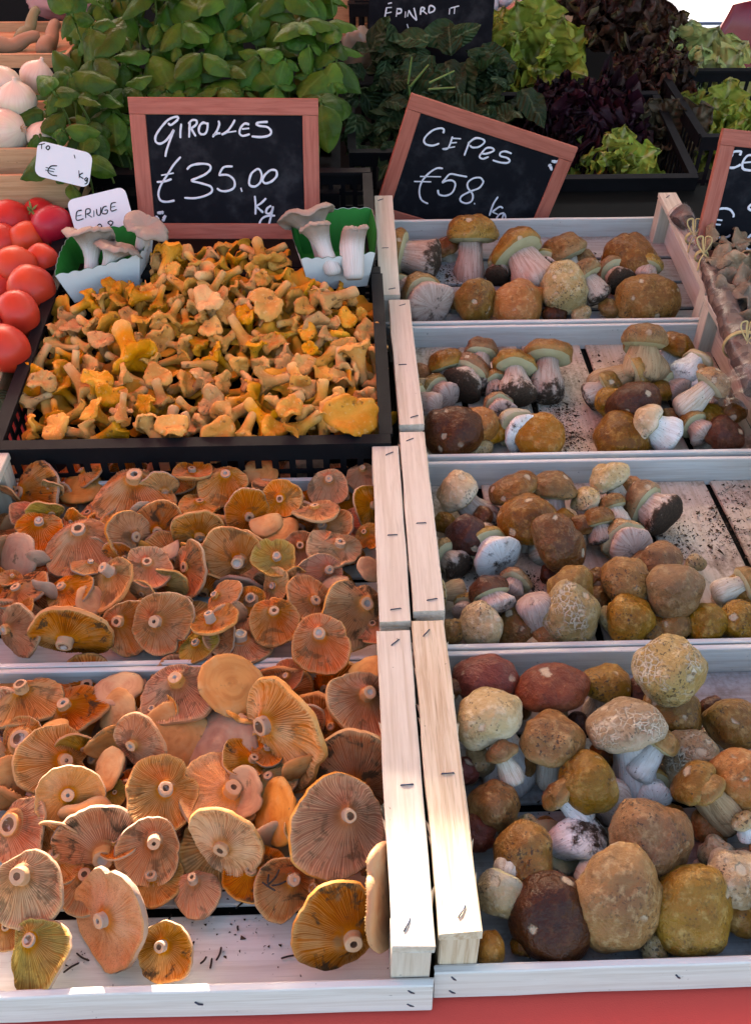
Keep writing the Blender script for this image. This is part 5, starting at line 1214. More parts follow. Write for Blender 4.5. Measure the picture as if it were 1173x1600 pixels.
# spinach
SP = [leaf_mesh('leaf', M_SPIN, w=random.Random(s+70).uniform(.28, .40), cup=random.Random(s).uniform(-.1, .15), droop=random.Random(s+4).uniform(.1, .8), fold=.2, frill=.0, seed=s+20, wav=.2, tipw=.7) for s in range(6)]
so = Vector((.30, 2.2, .85)); spin = thing('spinach_heap', 'dark green spinach leaves heaped in the crate behind the boards', 'spinach', loc=so)
SPOLY = [(540, 240), (545, 180), (560, 110), (600, 62), (720, 55), (790, 105), (822, 150), (812, 205), (760, 200), (660, 230), (600, 245)]
cl = []
for _ in range(5000):
    px, py = rnd.uniform(535, 825), rnd.uniform(50, 245)
    if not in_poly(px, py, SPOLY) or any((px-a)**2+(py-b)**2 < 16**2 for a, b in cl): continue
    cl.append((px, py)); y = lerp(2.08, 2.36, (245-py)/190)+rnd.uniform(-.02, .03); p = at_y(px, py, y); s = metres(p)
    dd = Vector((rnd.gauss(0, 1), -.35+rnd.gauss(0, .8), rnd.gauss(-.1, .5))); put_leaf(spin, rnd.choice(SP), p, dd, Vector((0, -.5, 1))+rv(.45), s*rnd.uniform(40, 74))
for (px, py, a) in ((640, 110, (.1, -.2, .9)), (655, 118, (.5, -.1, .6)), (690, 120, (.9, 0, .4)), (690, 138, (.8, -.2, .1)), (640, 150, (-.1, -.4, .7))):
    p = at_y(px, py, 2.17)-so; v = Vector(a).normalized()*.05
    obj('stalk', mesh('stalk', *rings(tube([p-v*.6, p, p+v*.6], [.0026, .0024, .0018], 6)), M_STALK), spin)
# lettuces
def lettuce(label, px, py, y, rpx, mat, n=22, frill=.07, w=.42, seed=1, look=Vector((0, -.5, 1)), spread=1.0, kinds=3):
    p = at_y(px, py, y); s = metres(p)*rpx; t = thing('lettuce', label, 'lettuce', loc=p, group='lettuces behind the mushroom crates')
    MS = [leaf_mesh('leaf', mat, w=w, cup=-.1, droop=random.Random(seed+i).uniform(-.5, .3), fold=.12, frill=frill, nu=30, nv=21, seed=seed*5+i, tipw=.75, wav=.14) for i in range(kinds)]
    lk = look.normalized(); X = lk.orthogonal().normalized(); Yv = lk.cross(X)
    for i in range(n):
        f = (i+.5)/n; a = i*2.39996; el = lerp(1.45, .05, f**.8)*spread
        dd = (X*math.cos(a)+Yv*math.sin(a))*math.cos(el)+lk*math.sin(el)
        put_leaf(t, MS[i % kinds], p-dd*s*.05-lk*s*.45, dd, lk*1.0-dd*.2+rv(.12), s*lerp(.85, 1.15, f)*rnd.uniform(.9, 1.12))
    return t
lettuce('green yellowish lettuce with pale ribs rising behind the black crate', 832, 96, 2.62, 112, M_LET, 13, .03, .42, 3, Vector((0, -.95, .55)))
lettuce('dark reddish-brown oak leaf lettuce at the top edge', 975, 22, 2.70, 98, M_OAK, 24, .06, .44, 5)
lettuce('dark bronze-tipped lettuce between the red and the pale one', 1028, 112, 2.52, 70, M_OAK, 20, .06, .42, 7)
lettuce('pale green crinkled lettuce nearest the red chair', 1090, 122, 2.60, 108, M_LETP, 20, .035, .50, 9, Vector((.15, -.75, .8)))
lettuce('bright green lettuce leaves behind the right-hand price board', 1135, 205, 2.34, 84, M_LET, 16, .03, .46, 11, Vector((0, -.8, .7)))
lettuce('bronze broad-leaved lettuce left of the right-hand price board', 1035, 210, 2.28, 80, M_BRON, 12, .02, .48, 13, Vector((-.1, -.8, .7)))
lettuce('purple frilly lollo lettuce filling the black crate', 925, 195, 2.24, 92, M_LOLLO, 70, .11, .34, 15, Vector((0, -.6, 1)), kinds=4)
lettuce('second purple frilly lollo lettuce at the left of the crate', 860, 178, 2.26, 66, M_LOLLO, 50, .11, .34, 16, Vector((-.2, -.6, 1)), kinds=4)
lettuce('green lettuce peeping through the front bars of the black crate', 962, 270, 2.11, 84, M_LET, 16, .03, .44, 17, Vector((0, -.9, .5)))
lettuce('small green lettuce beside the spinach at the top', 770, 50, 2.75, 60, M_LET, 12, .03, .44, 19)
lettuce('green lettuce in the gap left of the purple lollo crate', 885, 286, 2.12, 50, M_LET, 12, .03, .44, 21, Vector((0, -.9, .5)))
# ------------------------------------------------------------------ paper punnets with king oyster mushrooms
m = Mat('white_paperboard'); M_PWHITE = m.done(m.mix(m.noise(m.co(3), 20, 3), (.88, .86, .84), (.84, .82, .80)), .6, .25)
M_PGREEN = Mat('green_paper_lining').done((.025, .22, .03), .55, .3)
def punnet(label, quad, depth, k, h):
    """quad: rim corners in photo pixels, near left, near right, far right, far left"""
    n = k.n; top = [hit(k, *q, h) for q in quad]; c = sum(top, Vector())/4; base = []
    for p in top:
        b = p - n*depth; v = c - n*depth - b; base.append(b + v*.20)
    t = thing('paper_punnet', label, 'punnet', loc=c-n*depth, group='scalloped paper punnets'); O = c-n*depth
    for i in range(4):
        a, b = top[i], top[(i+1) % 4]; a0, b0 = base[i], base[(i+1) % 4]; out = (b-a).cross(n).normalized(); N = 40
        for nm, off, mt in (('side', .0006, M_PWHITE), ('lining', -.0006, M_PGREEN)):
            V = []; 
            for j in range(N+1):
                f = j/N; sc = .0035*abs(math.sin(f*math.pi*7)); q = a.lerp(b, f); r = a0.lerp(b0, f)
                bow = out*(.006*math.sin(f*math.pi))
                V += [r+out*off-O, q + (r-q)*0.0 + n*(sc-.0035) + bow + out*off - O]
            F = [(2*j, 2*j+2, 2*j+3, 2*j+1) for j in range(N)]
            obj(nm, mesh(nm, V, F, mt), t)
    obj('bottom', mesh('bottom', [p-O+n*.001 for p in base], [(0, 1, 2, 3)], M_PGREEN, None, False), t)
    return t
m = Mat('king_oyster_cap'); q = m.xyz(m.pol()); co = m.jit(m.co(3), 5); n1 = m.noise(co, 30, 4)
st = m.noise(m.comb(m.math('MULTIPLY', q[0], 14), m.math('MULTIPLY', q[1], 14), m.math('MULTIPLY', q[2], 2)), 1.0, 3)
white = m.mix(m.step(st, .4, .7), (.74, .66, .60), (.60, .50, .43)); grey = m.mix(n1, (.30, .22, .165), (.42, .32, .25))
M_ERY = m.done(m.mix(m.step(m.math('ADD', q[2], m.math('MULTIPLY_ADD', n1, .2, -.1)), .48, .74), white, grey), .6, .3, (m.math('ADD', st, n1), .4, .0012))
def eryngii(k, px, py, w, axis, h, L, label, flare=.85, stemr=.32, ruf=.08, seed=1, spin=0.0):
    p = hit(k, px, py, h); s = metres(p)*w/2
    me = gir_mesh('king_oyster_mushroom', seed, M_ERY, L, True, flare, ruf, stemr)
    o = obj('king_oyster_mushroom', me, M=frame(p, axis, spin=spin) @ Matrix.Diagonal((s, s, s, 1))); return tag(o, label, 'mushroom', 'king oyster mushrooms in the punnets')
punnet('white punnet with green lining at the left, before the ERINGE card', [(88, 424), (212, 400), (238, 392), (112, 372)], .045, BK, .135) if False else None
punnet('white punnet with green lining at the left, before the ERINGE card', [(86, 428), (218, 396), (240, 350), (112, 362)], .066, BK, .150)
punnet('white punnet with green lining at the right, before the girolle board', [(470, 402), (586, 392), (580, 324), (456, 332)], .075, BK, .150)
eryngii(BK, 144, 392, 88, view_dir(.05, -.9, .1), .150, 2.0, 'grey flaring king oyster mushroom at the left of the left punnet', 1.0, .30, .1, 41, 1.0)
eryngii(BK, 174, 398, 72, view_dir(.3, -.85, .3), .150, 1.5, 'grey-gilled king oyster mushroom in the front of the left punnet', 1.0, .34, .06, 42, 2.0)
eryngii(BK, 226, 364, 68, view_dir(.3, -.5, .75), .170, 1.6, 'tan-capped king oyster mushroom leaning out of the left punnet', .95, .32, .06, 43, .5)
eryngii(BK, 492, 362, 82, view_dir(-.25, -.9, .12), .150, 2.3, 'wide grey-capped king oyster mushroom at the left of the right punnet', 1.0, .34, .12, 44, 2.2)
eryngii(BK, 505, 378, 66, view_dir(-.25, -.85, .2), .160, 2.6, 'white-stemmed king oyster mushroom in the middle of the right punnet', .85, .42, .07, 45, .3)
eryngii(BK, 550, 385, 60, view_dir(-.05, -.95, .1), .155, 2.7, 'fat white king oyster mushroom at the right of the right punnet', .62, .60, .05, 46, 1.1)

# ------------------------------------------------------------------ tomatoes
m = Mat('tomato_skin'); co = m.jit(m.co(3), 5)
col = m.mix(m.step(m.noise(co, 14, 2), .35, .7), (.50, .010, .012), (.58, .022, .014)); col = m.hsv(col, m.math('MULTIPLY_ADD', m.rand(), .018, .493), 1.0, m.math('MULTIPLY_ADD', m.rand(), .3, .8))
M_TOM = m.done(col, .42, .35, (m.noise(co, 60, 2), .05, .001), **{'Coat Weight': .1, 'Coat Roughness': .15})
TK = Crate(); TM = Matrix.Translation((-1.10, 1.19, .79)) @ Matrix.Rotation(rad(9), 4, 'X'); TK.M = TM; TK.n = BK.n; TK.f = TM @ Vector((0, 0, .01)); TK.items = []
c = thing('tomato_box', 'wooden box of red tomatoes at the left edge', 'box', TM)
plank(c, 'end_board', .49, .008, .06, (.560, .0, .0), 'y', M_BOX); plank(c, 'back_board', .545, .008, .06, (0, .482, 0), 'x', M_BOX); plank(c, 'front_board', .545, .008, .05, (0, 0, 0), 'x', M_BOX)
plank(c, 'floor_board', .545, .47, .008, (0, .0095, 0), 'x', M_BOX)
def tomato(px, py, w, h, label, ax=None, cal=False):
    p = hit(TK, px, py, h); r = metres(p)*w*.62; rows = []; n = 28; o = px*.13
    for i in range(1, 16):
        a = math.pi*i/16; row = []
        for j in range(n):
            t = 6.2832*j/n; rr = math.sin(a)*(1+.025*math.cos(5*t)*math.sin(a)+.03*nz((math.cos(t), math.sin(t), a), 1, o)); z = .88*math.cos(a) - .13*math.exp(-(a/.35)**2) + .05*math.exp(-((math.pi-a)/.3)**2)
            row.append(Vector((rr, 0, 0)).xyz if False else Vector((rr*math.cos(t)*r, rr*math.sin(t)*r, z*r)))
        rows.append(row)
    V, F = rings(rows, True, True); t = thing('tomato', label, 'tomato', frame(p, ax or view_dir(rnd.uniform(-.7, .7), rnd.uniform(-.2, .8), rnd.uniform(-.8, -.1)), spin=rnd.uniform(0, 6)), 'red tomatoes')
    obj('fruit', mesh('fruit', V, [tuple(reversed(f)) for f in F], M_TOM), t)
    if cal:
        ps = []
        for k in range(5):
            a = k*1.2566; d = Vector((math.cos(a), math.sin(a), 0)); e = Vector((-d.y, d.x, 0))
            ps.append(([d*r*.03+e*r*.05+Vector((0, 0, r*.76)), d*r*.03-e*r*.05+Vector((0, 0, r*.76)), d*r*.3-e*r*.07+Vector((0, 0, r*.86)), d*r*.3+e*r*.07+Vector((0, 0, r*.86)), d*r*.55+Vector((0, 0, r*.95))], [(0, 1, 2, 3), (3, 2, 4)]))
        ps.append(rings(tube([(0, 0, r*.7), (0, 0, r*.95), (r*.05, 0, r*1.1)], r*.05, 6), False, True))
        obj('calyx', mesh('calyx', *merge(ps), M_STALK), t)
for i, (px, py, w, h, ps_, cal) in enumerate(((19, 346, 54, .075, 'behind the front ones at the back left', 0), (62, 338, 46, .070, 'orange-tinged, at the back against the box end', 1), (82, 352, 54, .085, 'largest of the back corner by the ERINGE card', 0), (42, 374, 50, .07, 'in the second row, middle', 0), (6, 378, 48, .07, 'cut by the left edge in the second row', 0),
      (26, 418, 56, .08, 'in the third row beside the smaller one', 0), (66, 408, 44, .07, 'smallest, third row against the black crate', 0), (50, 450, 60, .08, 'shiny one in the fourth row near the black crate', 0), (28, 490, 60, .085, 'with a green calyx in the fifth row', 1), (10, 545, 64, .08, 'nearest the viewer at the left edge', 0), (2, 452, 44, .06, 'half hidden at the left edge of the fourth row', 0), (-14, 500, 60, .075, 'almost outside the left edge, fifth row', 0))):
    tomato(px, py, w, h, 'red tomato '+ps_, view_dir(-.7, .35, .45) if (cal and i > 5) else (view_dir(-.2, -.1, .9) if cal else None), bool(cal))

# ------------------------------------------------------------------ onions in their boxes
m = Mat('white_onion_skin'); q = m.xyz(m.pol()); co = m.jit(m.co(3), 5)
st = m.noise(m.comb(m.math('MULTIPLY', q[0], 7), m.math('MULTIPLY', q[1], 7), m.math('MULTIPLY', q[2], 1.2)), 1.0, 3)
col = m.mix(m.step(st, .35, .7), (.72, .58, .44), (.68, .50, .38)); col = m.mix(m.math('MULTIPLY', m.step(m.noise(co, 30, 3), .5, .7), .4), col, (.60, .55, .32))
M_ONI = m.done(col, .32, .45, (st, .05, .0005))
def onion(px, py, w, y, label, ax):
    p = at_y(px, py, y); r = metres(p)*w*.60; n = 28
    prof = [(.0, -.92), (.10, -.90), (.35, -.84), (.66, -.66), (.90, -.34), (1, 0), (.95, .32), (.76, .62), (.50, .82), (.28, .94), (.15, 1.02), (.10, 1.12), (.11, 1.2), (.02, 1.21)]
    rows = []; pol = []
    for (a, z) in prof:
        rows.append([Vector((a*r*math.cos(6.2832*j/n), a*r*math.sin(6.2832*j/n), z*r)) for j in range(n)]); pol += [(math.cos(6.2832*j/n), math.sin(6.2832*j/n), z) for j in range(n)]
    V, F = rings(rows); t = thing('onion', label, 'onion', frame(p, ax, spin=rnd.uniform(0, 6)), 'pale onions in the box')
    obj('bulb', mesh('bulb', V, F, M_ONI, pol), t)
    rt = [rings(tube([(0, 0, -.9*r), (r*.12*math.cos(k), r*.12*math.sin(k), -r*1.0), (r*.2*math.cos(k+.4), r*.2*math.sin(k+.4), -r*1.1)], r*.018, 4)) for k in range(0, 6)]
    obj('roots', mesh('roots', *merge(rt), M_BOX), t)
for (px, py, w, y, lb, ax) in ((4, 135, 52, 1.90, 'onion cut by the left edge, upper in the box', view_dir(-.2, -.5, .6)), (28, 158, 50, 1.84, 'round pale onion in the middle of the box', view_dir(.1, -.6, .6)), (58, 122, 44, 1.96, 'onion at the back beside the basil', view_dir(.3, -.6, .3)), (14, 205, 56, 1.80, 'onion low at the front with its root end showing', view_dir(-.75, -.1, -.45)),
      (67, 216, 42, 1.80, 'onion half hidden behind the white price card', view_dir(.3, -.7, .4)), (44, 206, 44, 1.86, 'shaded onion deep between the others', view_dir(.1, .5, .4)), (-12, 172, 50, 1.85, 'onion mostly outside the left edge', view_dir(0, -.5, .5))):
    onion(px, py, w, y, lb, ax)
def hbox(label, px0, px1, pyt, pyb, y, D, mat=M_BOX, n=1, name='fruit_box'):
    a = at_y(px0, pyt, y); b = at_y(px1, pyt, y); z0 = at_y(px0, pyb, y).z; W = b.x-a.x; H = a.z-z0
    c = thing(name, label, 'box', loc=(a.x, y, z0), group='wooden produce boxes')
    for i in range(n): plank(c, 'front_board', W, .008, H/n-.004*(n > 1), (0, 0, i*H/n), 'x', mat)
    plank(c, 'back_board', W, .008, H, (0, D-.008, 0), 'x', mat); plank(c, 'end_board', D-.018, .008, H, (0, .009, 0), 'y', mat); plank(c, 'end_board', D-.018, .008, H, (W-.008, .009, 0), 'y', mat)
    plank(c, 'floor_board', W-.02, D-.02, .006, (.01, .01, .001), 'x', mat); return c
hbox('wooden box of pale onions at the left edge', -160, 102, 234, 278, 1.76, .30)
hbox('lower wooden box under the onions, above the tomatoes', -160, 104, 276, 345, 1.70, .30)
hbox('upper wooden box with root vegetables at the top left corner', -160, 106, 86, 108, 2.12, .30)
# roots and leeks in the upper box
m = Mat('root_skin'); M_ROOT = m.done(m.mix(m.noise(m.jit(m.co(3), 5), 25, 4), (.42, .26, .15), (.30, .17, .10)), .6, .3, (m.noise(m.co(3), 90, 3), .4, .002))
m = Mat('leek_skin'); M_LEEK = m.done(m.mix(m.noise(m.jit(m.co(3), 5), 12, 4), (.30, .26, .13), (.20, .19, .09)), .5, .3)
def stick(name, label, a, b, y0, y1, w, mat, cat):
    p = at_y(*a, y0); q = at_y(*b, y1); s = metres(p)*w/2; N = 10; c = (p+q)/2
    path = [p.lerp(q, i/N)+Vector((0, 0, .006*math.sin(i*.9)))-c for i in range(N+1)]
    V, F = rings(tube(path, [s*(.55+.45*math.sin(min(1, i/N*2.2+.25)*1.57))*(1-.45*i/N)*(1+.06*math.sin(i*2.1)) for i in range(N+1)], 14), True, True)
    return tag(obj(name, mesh(name, V, F, mat), loc=c), label, cat, 'root vegetables in the upper box')
stick('root_vegetable', 'long brown root lying along the upper left box', (-30, 76), (62, 60), 2.2, 2.25, 30, M_ROOT, 'root')
stick('root_vegetable', 'thick brownish root standing beside the basil', (68, 84), (88, 40), 2.2, 2.3, 30, M_ROOT, 'root')
stick('leek', 'dull green leek leaning at the back of the upper left box', (30, 70), (58, 18), 2.3, 2.4, 24, M_LEEK, 'leek')
m = Mat('pink_film'); M_FILM = m.done((.62, .36, .36), .25, .5, trans=((.6, .4, .4), .4))
def bag(name, label, px, py, y, rx, ry, mat, seed=1, cat='bag'):
    p = at_y(px, py, y); s = metres(p); rows = []; n = 36
    for i in range(1, 20):
        a = math.pi*i/20; rows.append([])
        for j in range(n):
            t = 6.2832*j/n; v = Vector((math.sin(a)*math.cos(t), math.sin(a)*math.sin(t)*.7, math.cos(a))); k = 1+.30*nz(v, 1.6, seed)+.16*abs(nz(v, 4, seed))+.06*nz(v, 10, seed)
            rows[-1].append(Vector((v.x*rx*s*k, v.y*rx*s*k, v.z*ry*s*k)))
    V, F = rings(rows, True, True); return tag(obj(name, mesh(name, V, [tuple(reversed(f)) for f in F], mat), loc=p), label, cat)
bag('plastic_bag', 'crumpled pink plastic bag at the top left', 108, 0, 2.5, 58, 26, M_FILM, 3)
m = Mat('clear_bag'); M_CLEAR = m.done((.42, .30, .22), .15, .5, trans=((.5, .4, .3), .3))
bag('produce_bag', 'clear bag of beige produce between basil and spinach', 560, 78, 2.42, 26, 30, M_CLEAR, 8)
# back-centre boxes, bulbs
hbox('brown wooden crate far behind between basil and blackboard', 520, 602, -20, 64, 2.9, .25, M_BOX, 3)
MX, WX = crate_at('far black plastic crate beside the blackboard', 545, 640, 6, 2.82, .06, .16)
hbox('light wooden box far behind the green lettuce', 748, 905, 22, 66, 3.0, .3, M_WOOD2)
m = Mat('garlic_skin'); M_GARL = m.done((.74, .68, .72), .5, .3)
m = Mat('pink_onion_skin'); M_PINK = m.done((.62, .25, .17), .35, .4)
def bulb(name, label, px, py, y, w, mat, cat):
    p = at_y(px, py, y); r = metres(p)*w/2; rows = []; n = 24
    for (a, z) in ((.05, -.85), (.5, -.8), (.9, -.4), (1, 0), (.85, .45), (.5, .8), (.2, 1.05), (.1, 1.5), (.02, 1.55)):
        rows.append([Vector((a*r*math.cos(t)*(1+.07*math.cos(6*t)), a*r*math.sin(t)*(1+.07*math.cos(6*t)), z*r)) for t in [6.2832*j/n for j in range(n)]])
    return tag(obj(name, mesh(name, *rings(rows), mat), M=frame(p, Vector((rnd.gauss(0, .4), rnd.gauss(-.2, .3), 1)))), label, cat)
for px, py, lb in ((768, 6, 'leftmost garlic bulb in the far light box'), (788, -2, 'second garlic bulb from left in the far light box'), (820, 10, 'third garlic bulb from left in the far light box'), (838, 14, 'rightmost garlic bulb in the far light box')): bulb('garlic_bulb', lb, px, py, 3.05, 26, M_GARL, 'garlic')
bulb('pink_onion', 'pink onion in the far light box', 803, 24, 3.0, 36, M_PINK, 'onion')

# ------------------------------------------------------------------ right edge: bagged dried mushrooms and grey oyster mushrooms
plastic_crate('black plastic crate of grey oyster mushrooms at the right edge', Matrix.Translation((.672, 1.27, .770)) @ Matrix.Rotation(rad(8), 4, 'X'), .56, .335, .05)
OY = [gir_mesh('oyster_mushroom', s, M_OYS, 1.5, True, 1.05, .28, .22) for s in (61, 62, 63, 64)]
items = []
for (px, py, w, ax) in ((1108, 378, 44, (-.8, -.3, .2)), (1140, 388, 40, (.2, -.8, .4)), (1160, 380, 44, (.4, -.6, .5)), (1120, 408, 42, (-.3, -.5, .7)), (1148, 412, 46, (.1, .5, .6)), (1172, 408, 44, (.5, -.4, .5)), (1132, 432, 42, (-.2, .5, .7)), (1160, 440, 46, (.3, -.3, .8)), (1180, 440, 44, (.2, .4, .7)), (1145, 460, 40, (-.3, -.6, .5)), (1168, 470, 46, (.2, -.4, .8)), (1160, 500, 42, (.1, .4, .8)), (1178, 520, 42, (.4, .2, .7)), (1190, 480, 44, (.4, .2, .7)), (1128, 455, 36, (.1, -.4, .8))):
    p = hit(BK, px, py, .085); s = metres(p)*w/2
    o = obj('oyster_mushroom', rnd.choice(OY), M=frame(p, view_dir(*ax), spin=rnd.uniform(0, 6)) @ Matrix.Diagonal((s, s, s, 1))); tag(o, '', 'mushroom', 'grey oyster mushrooms'); items.append((px, py, o, 'grey-brown frilled'))
rank_labels(items, 4, '{look} oyster mushroom, {pos} in the {row} row at the right edge')
m = Mat('dried_mushroom_pieces'); co = m.co(3); M_DRY = m.done(m.mix(m.step(m.voro(co, 70, 'F1', 1), .2, .8), (.09, .045, .03), (.22, .13, .085)), .6, .3, (m.voro(co, 70), .8, .004))
m = Mat('cellophane'); 
_g = m.t.nodes.new('ShaderNodeBsdfGlossy'); _g.inputs['Roughness'].default_value = .22; _g.inputs[0].default_value = (.5, .5, .52, 1)
_tr = m.t.nodes.new('ShaderNodeBsdfTransparent'); _tr.inputs[0].default_value = (.93, .91, .93, 1); _df = m.t.nodes.new('ShaderNodeBsdfDiffuse'); _df.inputs[0].default_value = (.6, .55, .57, 1)
_fr = m.t.nodes.new('ShaderNodeFresnel'); _fr.inputs[0].default_value = 1.22; _mx = m.t.nodes.new('ShaderNodeMixShader'); _my = m.t.nodes.new('ShaderNodeMixShader'); _my.inputs[0].default_value = .03
m.t.links.new(_tr.outputs[0], _my.inputs[1]); m.t.links.new(_df.outputs[0], _my.inputs[2]); _mx.inputs[0].default_value = .05; m.t.links.new(_my.outputs[0], _mx.inputs[1]); m.t.links.new(_g.outputs[0], _mx.inputs[2]); m.t.links.new(_mx.outputs[0], m.o.inputs[0])
M_CELLO = m.m
m = Mat('raffia'); M_RAF = m.done(m.mix(m.noise(m.co(3), 150, 2), (.62, .46, .20), (.50, .34, .13)), .6, .3)
def long_bag(label, pts, wpx, fill0, fill1, seed):
    P = [hit(BK, px, py, h) for px, py, h in pts]; P = cr(P, 7); c = P[len(P)//2]; s = metres(c)
    t = thing('dried_mushroom_bag', label, 'bag', loc=c, group='bags of dried mushrooms'); N = len(P); ws = cr([(w, 0, 0) for w in wpx], 7)
    def skin(f, amp, a0, a1):
        path = [p-c for p in P[a0:a1]]; rd = [max(.0015, ws[min(len(ws)-1, int(i/(N-1)*(len(ws)-1)))].x*s/2*f) for i in range(a0, a1)]
        rows = tube(path, rd, 26)
        rows = [[v + (v-path[i]).normalized()*(amp*rd[i]*(nz(v, 45, seed)+.6*nz(v, 110, seed))) for v in r] for i, r in enumerate(rows)]
        V, F = rings(rows, True, True); return V, [tuple(reversed(f)) for f in F]
    obj('dried_pieces', mesh('dried_pieces', *skin(.86, .22, int(N*fill0), int(N*fill1)), M_DRY), t)
    obj('film', mesh('film', *skin(1.0, .16, 0, N), M_CELLO), t)
    return t, P, c, s
def raffia(t, c, p, d, s, r):
    ps = []
    ax = d.normalized(); u = ax.orthogonal().normalized(); w = ax.cross(u)
    for k in range(3): ps.append(rings(tube([p-c+ax*(k*.002-.002)+(u*math.cos(a)+w*math.sin(a))*r*1.1 for a in [6.2832*i/20 for i in range(21)]], .0016, 6)))
    for sg in (-1, 1):
        side = RIGHT*sg
        lp = [p-c+n*r for n in (Vector(),)]
        ps.append(rings(tube(cr([p-c-FWD*r*1.2, p-c-FWD*r*1.5+UP*.018+side*.012, p-c-FWD*r*1.6+UP*.028+side*.012, p-c-FWD*r*1.5+UP*.030+side*.003, p-c-FWD*r*1.3+UP*.02+side*.002, p-c-FWD*r*1.2]), .0018, 6, .5)))
        ps.append(rings(tube(cr([p-c-FWD*r*1.2, p-c-FWD*r*1.5-UP*.012+side*.008, p-c-FWD*r*1.4-UP*.03+side*.012]), .002, 6, .5)))
    obj('raffia_tie', mesh('raffia_tie', *merge(ps), M_RAF), t)
t, P, c, s = long_bag('long clear bag of dried mushrooms tied with raffia, lying along the crate rail', [(1084, 350, .09), (1089, 375, .085), (1095, 400, .08), (1116, 445, .075), (1140, 500, .075), (1162, 555, .075), (1188, 610, .075)], [24, 26, 14, 36, 44, 46, 44], .36, .99, 3)
raffia(t, c, P[14], P[15]-P[13], s, .010)
raffia(t, c, P[33], P[34]-P[32], s, .024)
t, P, c, s = long_bag('short clear bag end with raffia beside the price board', [(1058, 330, .09), (1070, 345, .085), (1080, 372, .08), (1088, 400, .075)], [36, 32, 18, 24], .05, .45, 5)
raffia(t, c, P[14], P[15]-P[13], s, .010)
# loose flap of film over the crate rail
V = []; F = []; n = 14; Q = [(1088, 588, .125), (1178, 572, .13), (1182, 640, .125), (1108, 632, .115)]
C4 = [hit(R2, a, b, h) for a, b, h in Q]
for i in range(n+1):
    for j in range(n+1):
        u, v = i/n, j/n; p = C4[0].lerp(C4[1], u).lerp(C4[3].lerp(C4[2], u), v); V.append(p+Vector((0, 0, 1))*(.012*nz((u*3, v*3, 0), 1, 4)+.006*abs(nz((u*8, v*8, 2), 1, 4))))
for i in range(n):
    for j in range(n): F.append((i*(n+1)+j, i*(n+1)+j+1, (i+1)*(n+1)+j+1, (i+1)*(n+1)+j))
tag(obj('film_flap', mesh('film_flap', V, F, M_CELLO)), 'loose flap of clear film lying over the third crate rail', 'plastic film')

# ------------------------------------------------------------------ far right: chair and pale pavement
m = Mat('pale_paving'); M_PAVE = m.done(m.mix(m.noise(m.co(3), 1.5, 4), (.085, .10, .13), (.11, .125, .155)), .8, .25)
sheet('pavement', [(.75, 3.9, .006), (12, 3.9, .006), (12, 14, .006), (.75, 14, .006)], [(0, 1, 2, 3)], M_PAVE)
M_PLATE = Mat('plate').done((.36, .34, .40), .6, .4)
p = at_z(1112, 22, .01)
tag(obj('cover_plate', mesh('cover_plate', *boxvf(-.22, .22, -.3, .3, 0, .012), M_PLATE, None, False), loc=p), 'grey square cover plate set in the pale pavement', 'cover plate')
M_RED = Mat('red_chair_plastic').done((.20, .010, .022), .3, .5)
ch = at_y(1122, 100, 3.3); base = Vector((ch.x+.21, ch.y-.22, 0))
t = thing('red_chair', 'red plastic chair on the pavement at the upper right', 'chair', M=Matrix.Translation(base) @ Matrix.Rotation(rad(14), 4, 'Z') @ Matrix.Diagonal((1.12, 1.12, 1.12, 1)))
V = []; F = []; n = 12; pr = [(-.24, .43), (-.10, .42), (.08, .41), (.16, .44), (.20, .54), (.22, .66), (.235, .78), (.245, .86)]
for k, (y, z) in enumerate(pr):
    w = (.21, .22, .22, .215, .21, .205, .19, .15)[k]
    for i in range(n+1):
        u = -1+2*i/n; V.append(Vector((w*u, y-.05*u*u*(1 if k > 3 else 0), z+.02*u*u*(1 if k < 4 else 0))))
for k in range(len(pr)-1):
    for i in range(n): F.append((k*(n+1)+i, k*(n+1)+i+1, (k+1)*(n+1)+i+1, (k+1)*(n+1)+i))
o = obj('shell', mesh('shell', V, F, M_RED), t); md = o.modifiers.new('thick', 'SOLIDIFY'); md.thickness = .012
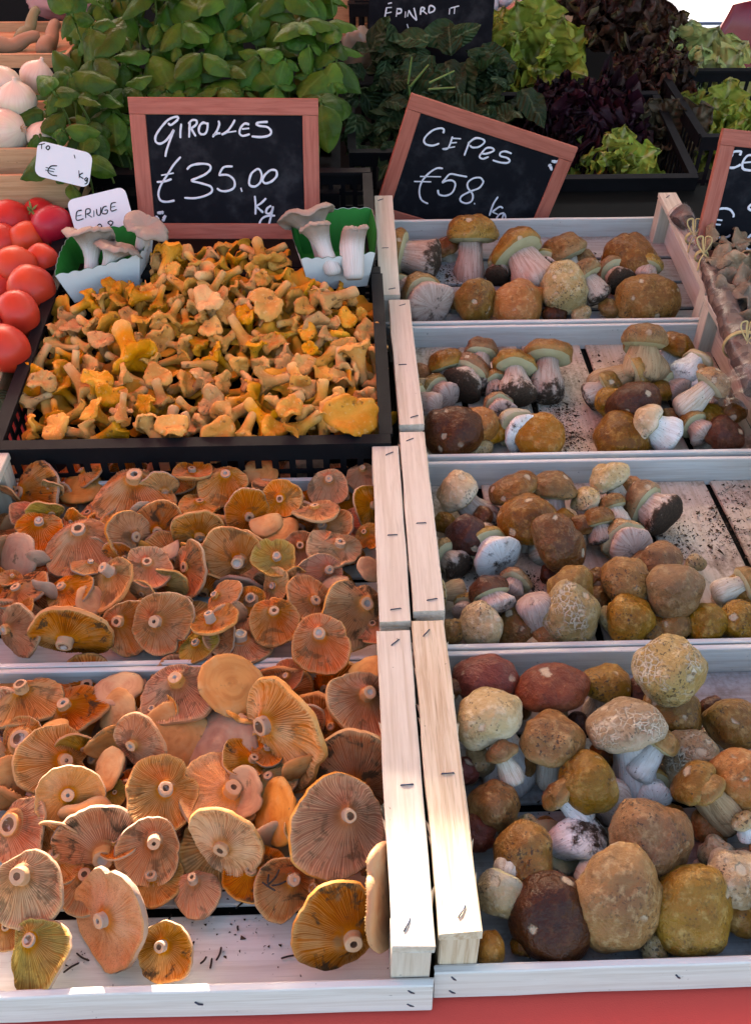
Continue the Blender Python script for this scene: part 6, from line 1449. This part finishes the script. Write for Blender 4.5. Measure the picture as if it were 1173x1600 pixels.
for sx in (-1, 1):
    for sy in (-1, 1): obj('leg', mesh('leg', *rings(tube([(sx*.17, sy*.14, .41), (sx*.21, sy*.2, 0)], .011, 8)), M_STEEL), t)

# ------------------------------------------------------------------ twigs and needles in the milk cap crate
TW = []; m = Mat('dark_needle'); M_TWIG = m.done((.03, .018, .014), .7, .3)
for (px, py, a, L) in ((350, 1392, .1, 20), (342, 1490, 1.3, 22), (330, 1505, 1.5, 16), (378, 1412, .7, 24), (258, 1440, .9, 30), (280, 1450, 2.2, 20), (112, 1512, .6, 26), (92, 1500, 1.1, 22), (130, 1495, -.5, 26), (450, 1495, .2, 22), (300, 1478, 1.2, 16), (318, 1500, .9, 14), (240, 1478, 1.3, 40), (100, 1475, .4, 18), (372, 1450, 1.7, 8), (310, 1432, .3, 10), (428, 1370, 1.0, 30), (420, 1385, -.6, 26), (436, 1380, .3, 24), (420, 1376, 1.6, 22)):
    hh = .003 if py > 1388 or px < 400 else .052
    p = hit(L4, px, py, hh); s = metres(p)*L; d = Vector((math.cos(a), math.sin(a), 0))*s/2; w = Vector((-d.y, d.x, 0))*rnd.uniform(-.2, .2)
    V, F = rings(tube(cr([-d, w, d]), [.0006]+[.0009]*9+[.0004], 6), True, True)
    o = tag(obj('twig', mesh('twig', V, F, M_TWIG), loc=p), '', 'twig', 'loose twigs in the nearest milk cap crate'); TW.append((px, py, o, 'short dark' if L < 20 else 'long dark'))
rank_labels(TW, 5, '{look} twig, {pos} in the {row} row of twigs among nearest milk caps')
crumbs(L4, [(350, 1440, 90, 40, 60), (420, 1480, 120, 40, 40), (130, 1500, 60, 25, 40), (250, 1450, 60, 50, 40)], 'fine debris on the bare floor of the nearest milk cap crate', .0013)

p = hit(BK, 8, 612, .08); t = thing('fallen_leaf', 'dark green leaf at the left edge beside the black crate', 'leaf', loc=p)
put_leaf(t, leaf_mesh('blade', M_SPIN, .3, .1, .2, .1, seed=91), p-Vector((.02, 0, 0)), Vector((.7, -.7, -.1)), Vector((0, -.3, 1)), .06, 'blade')
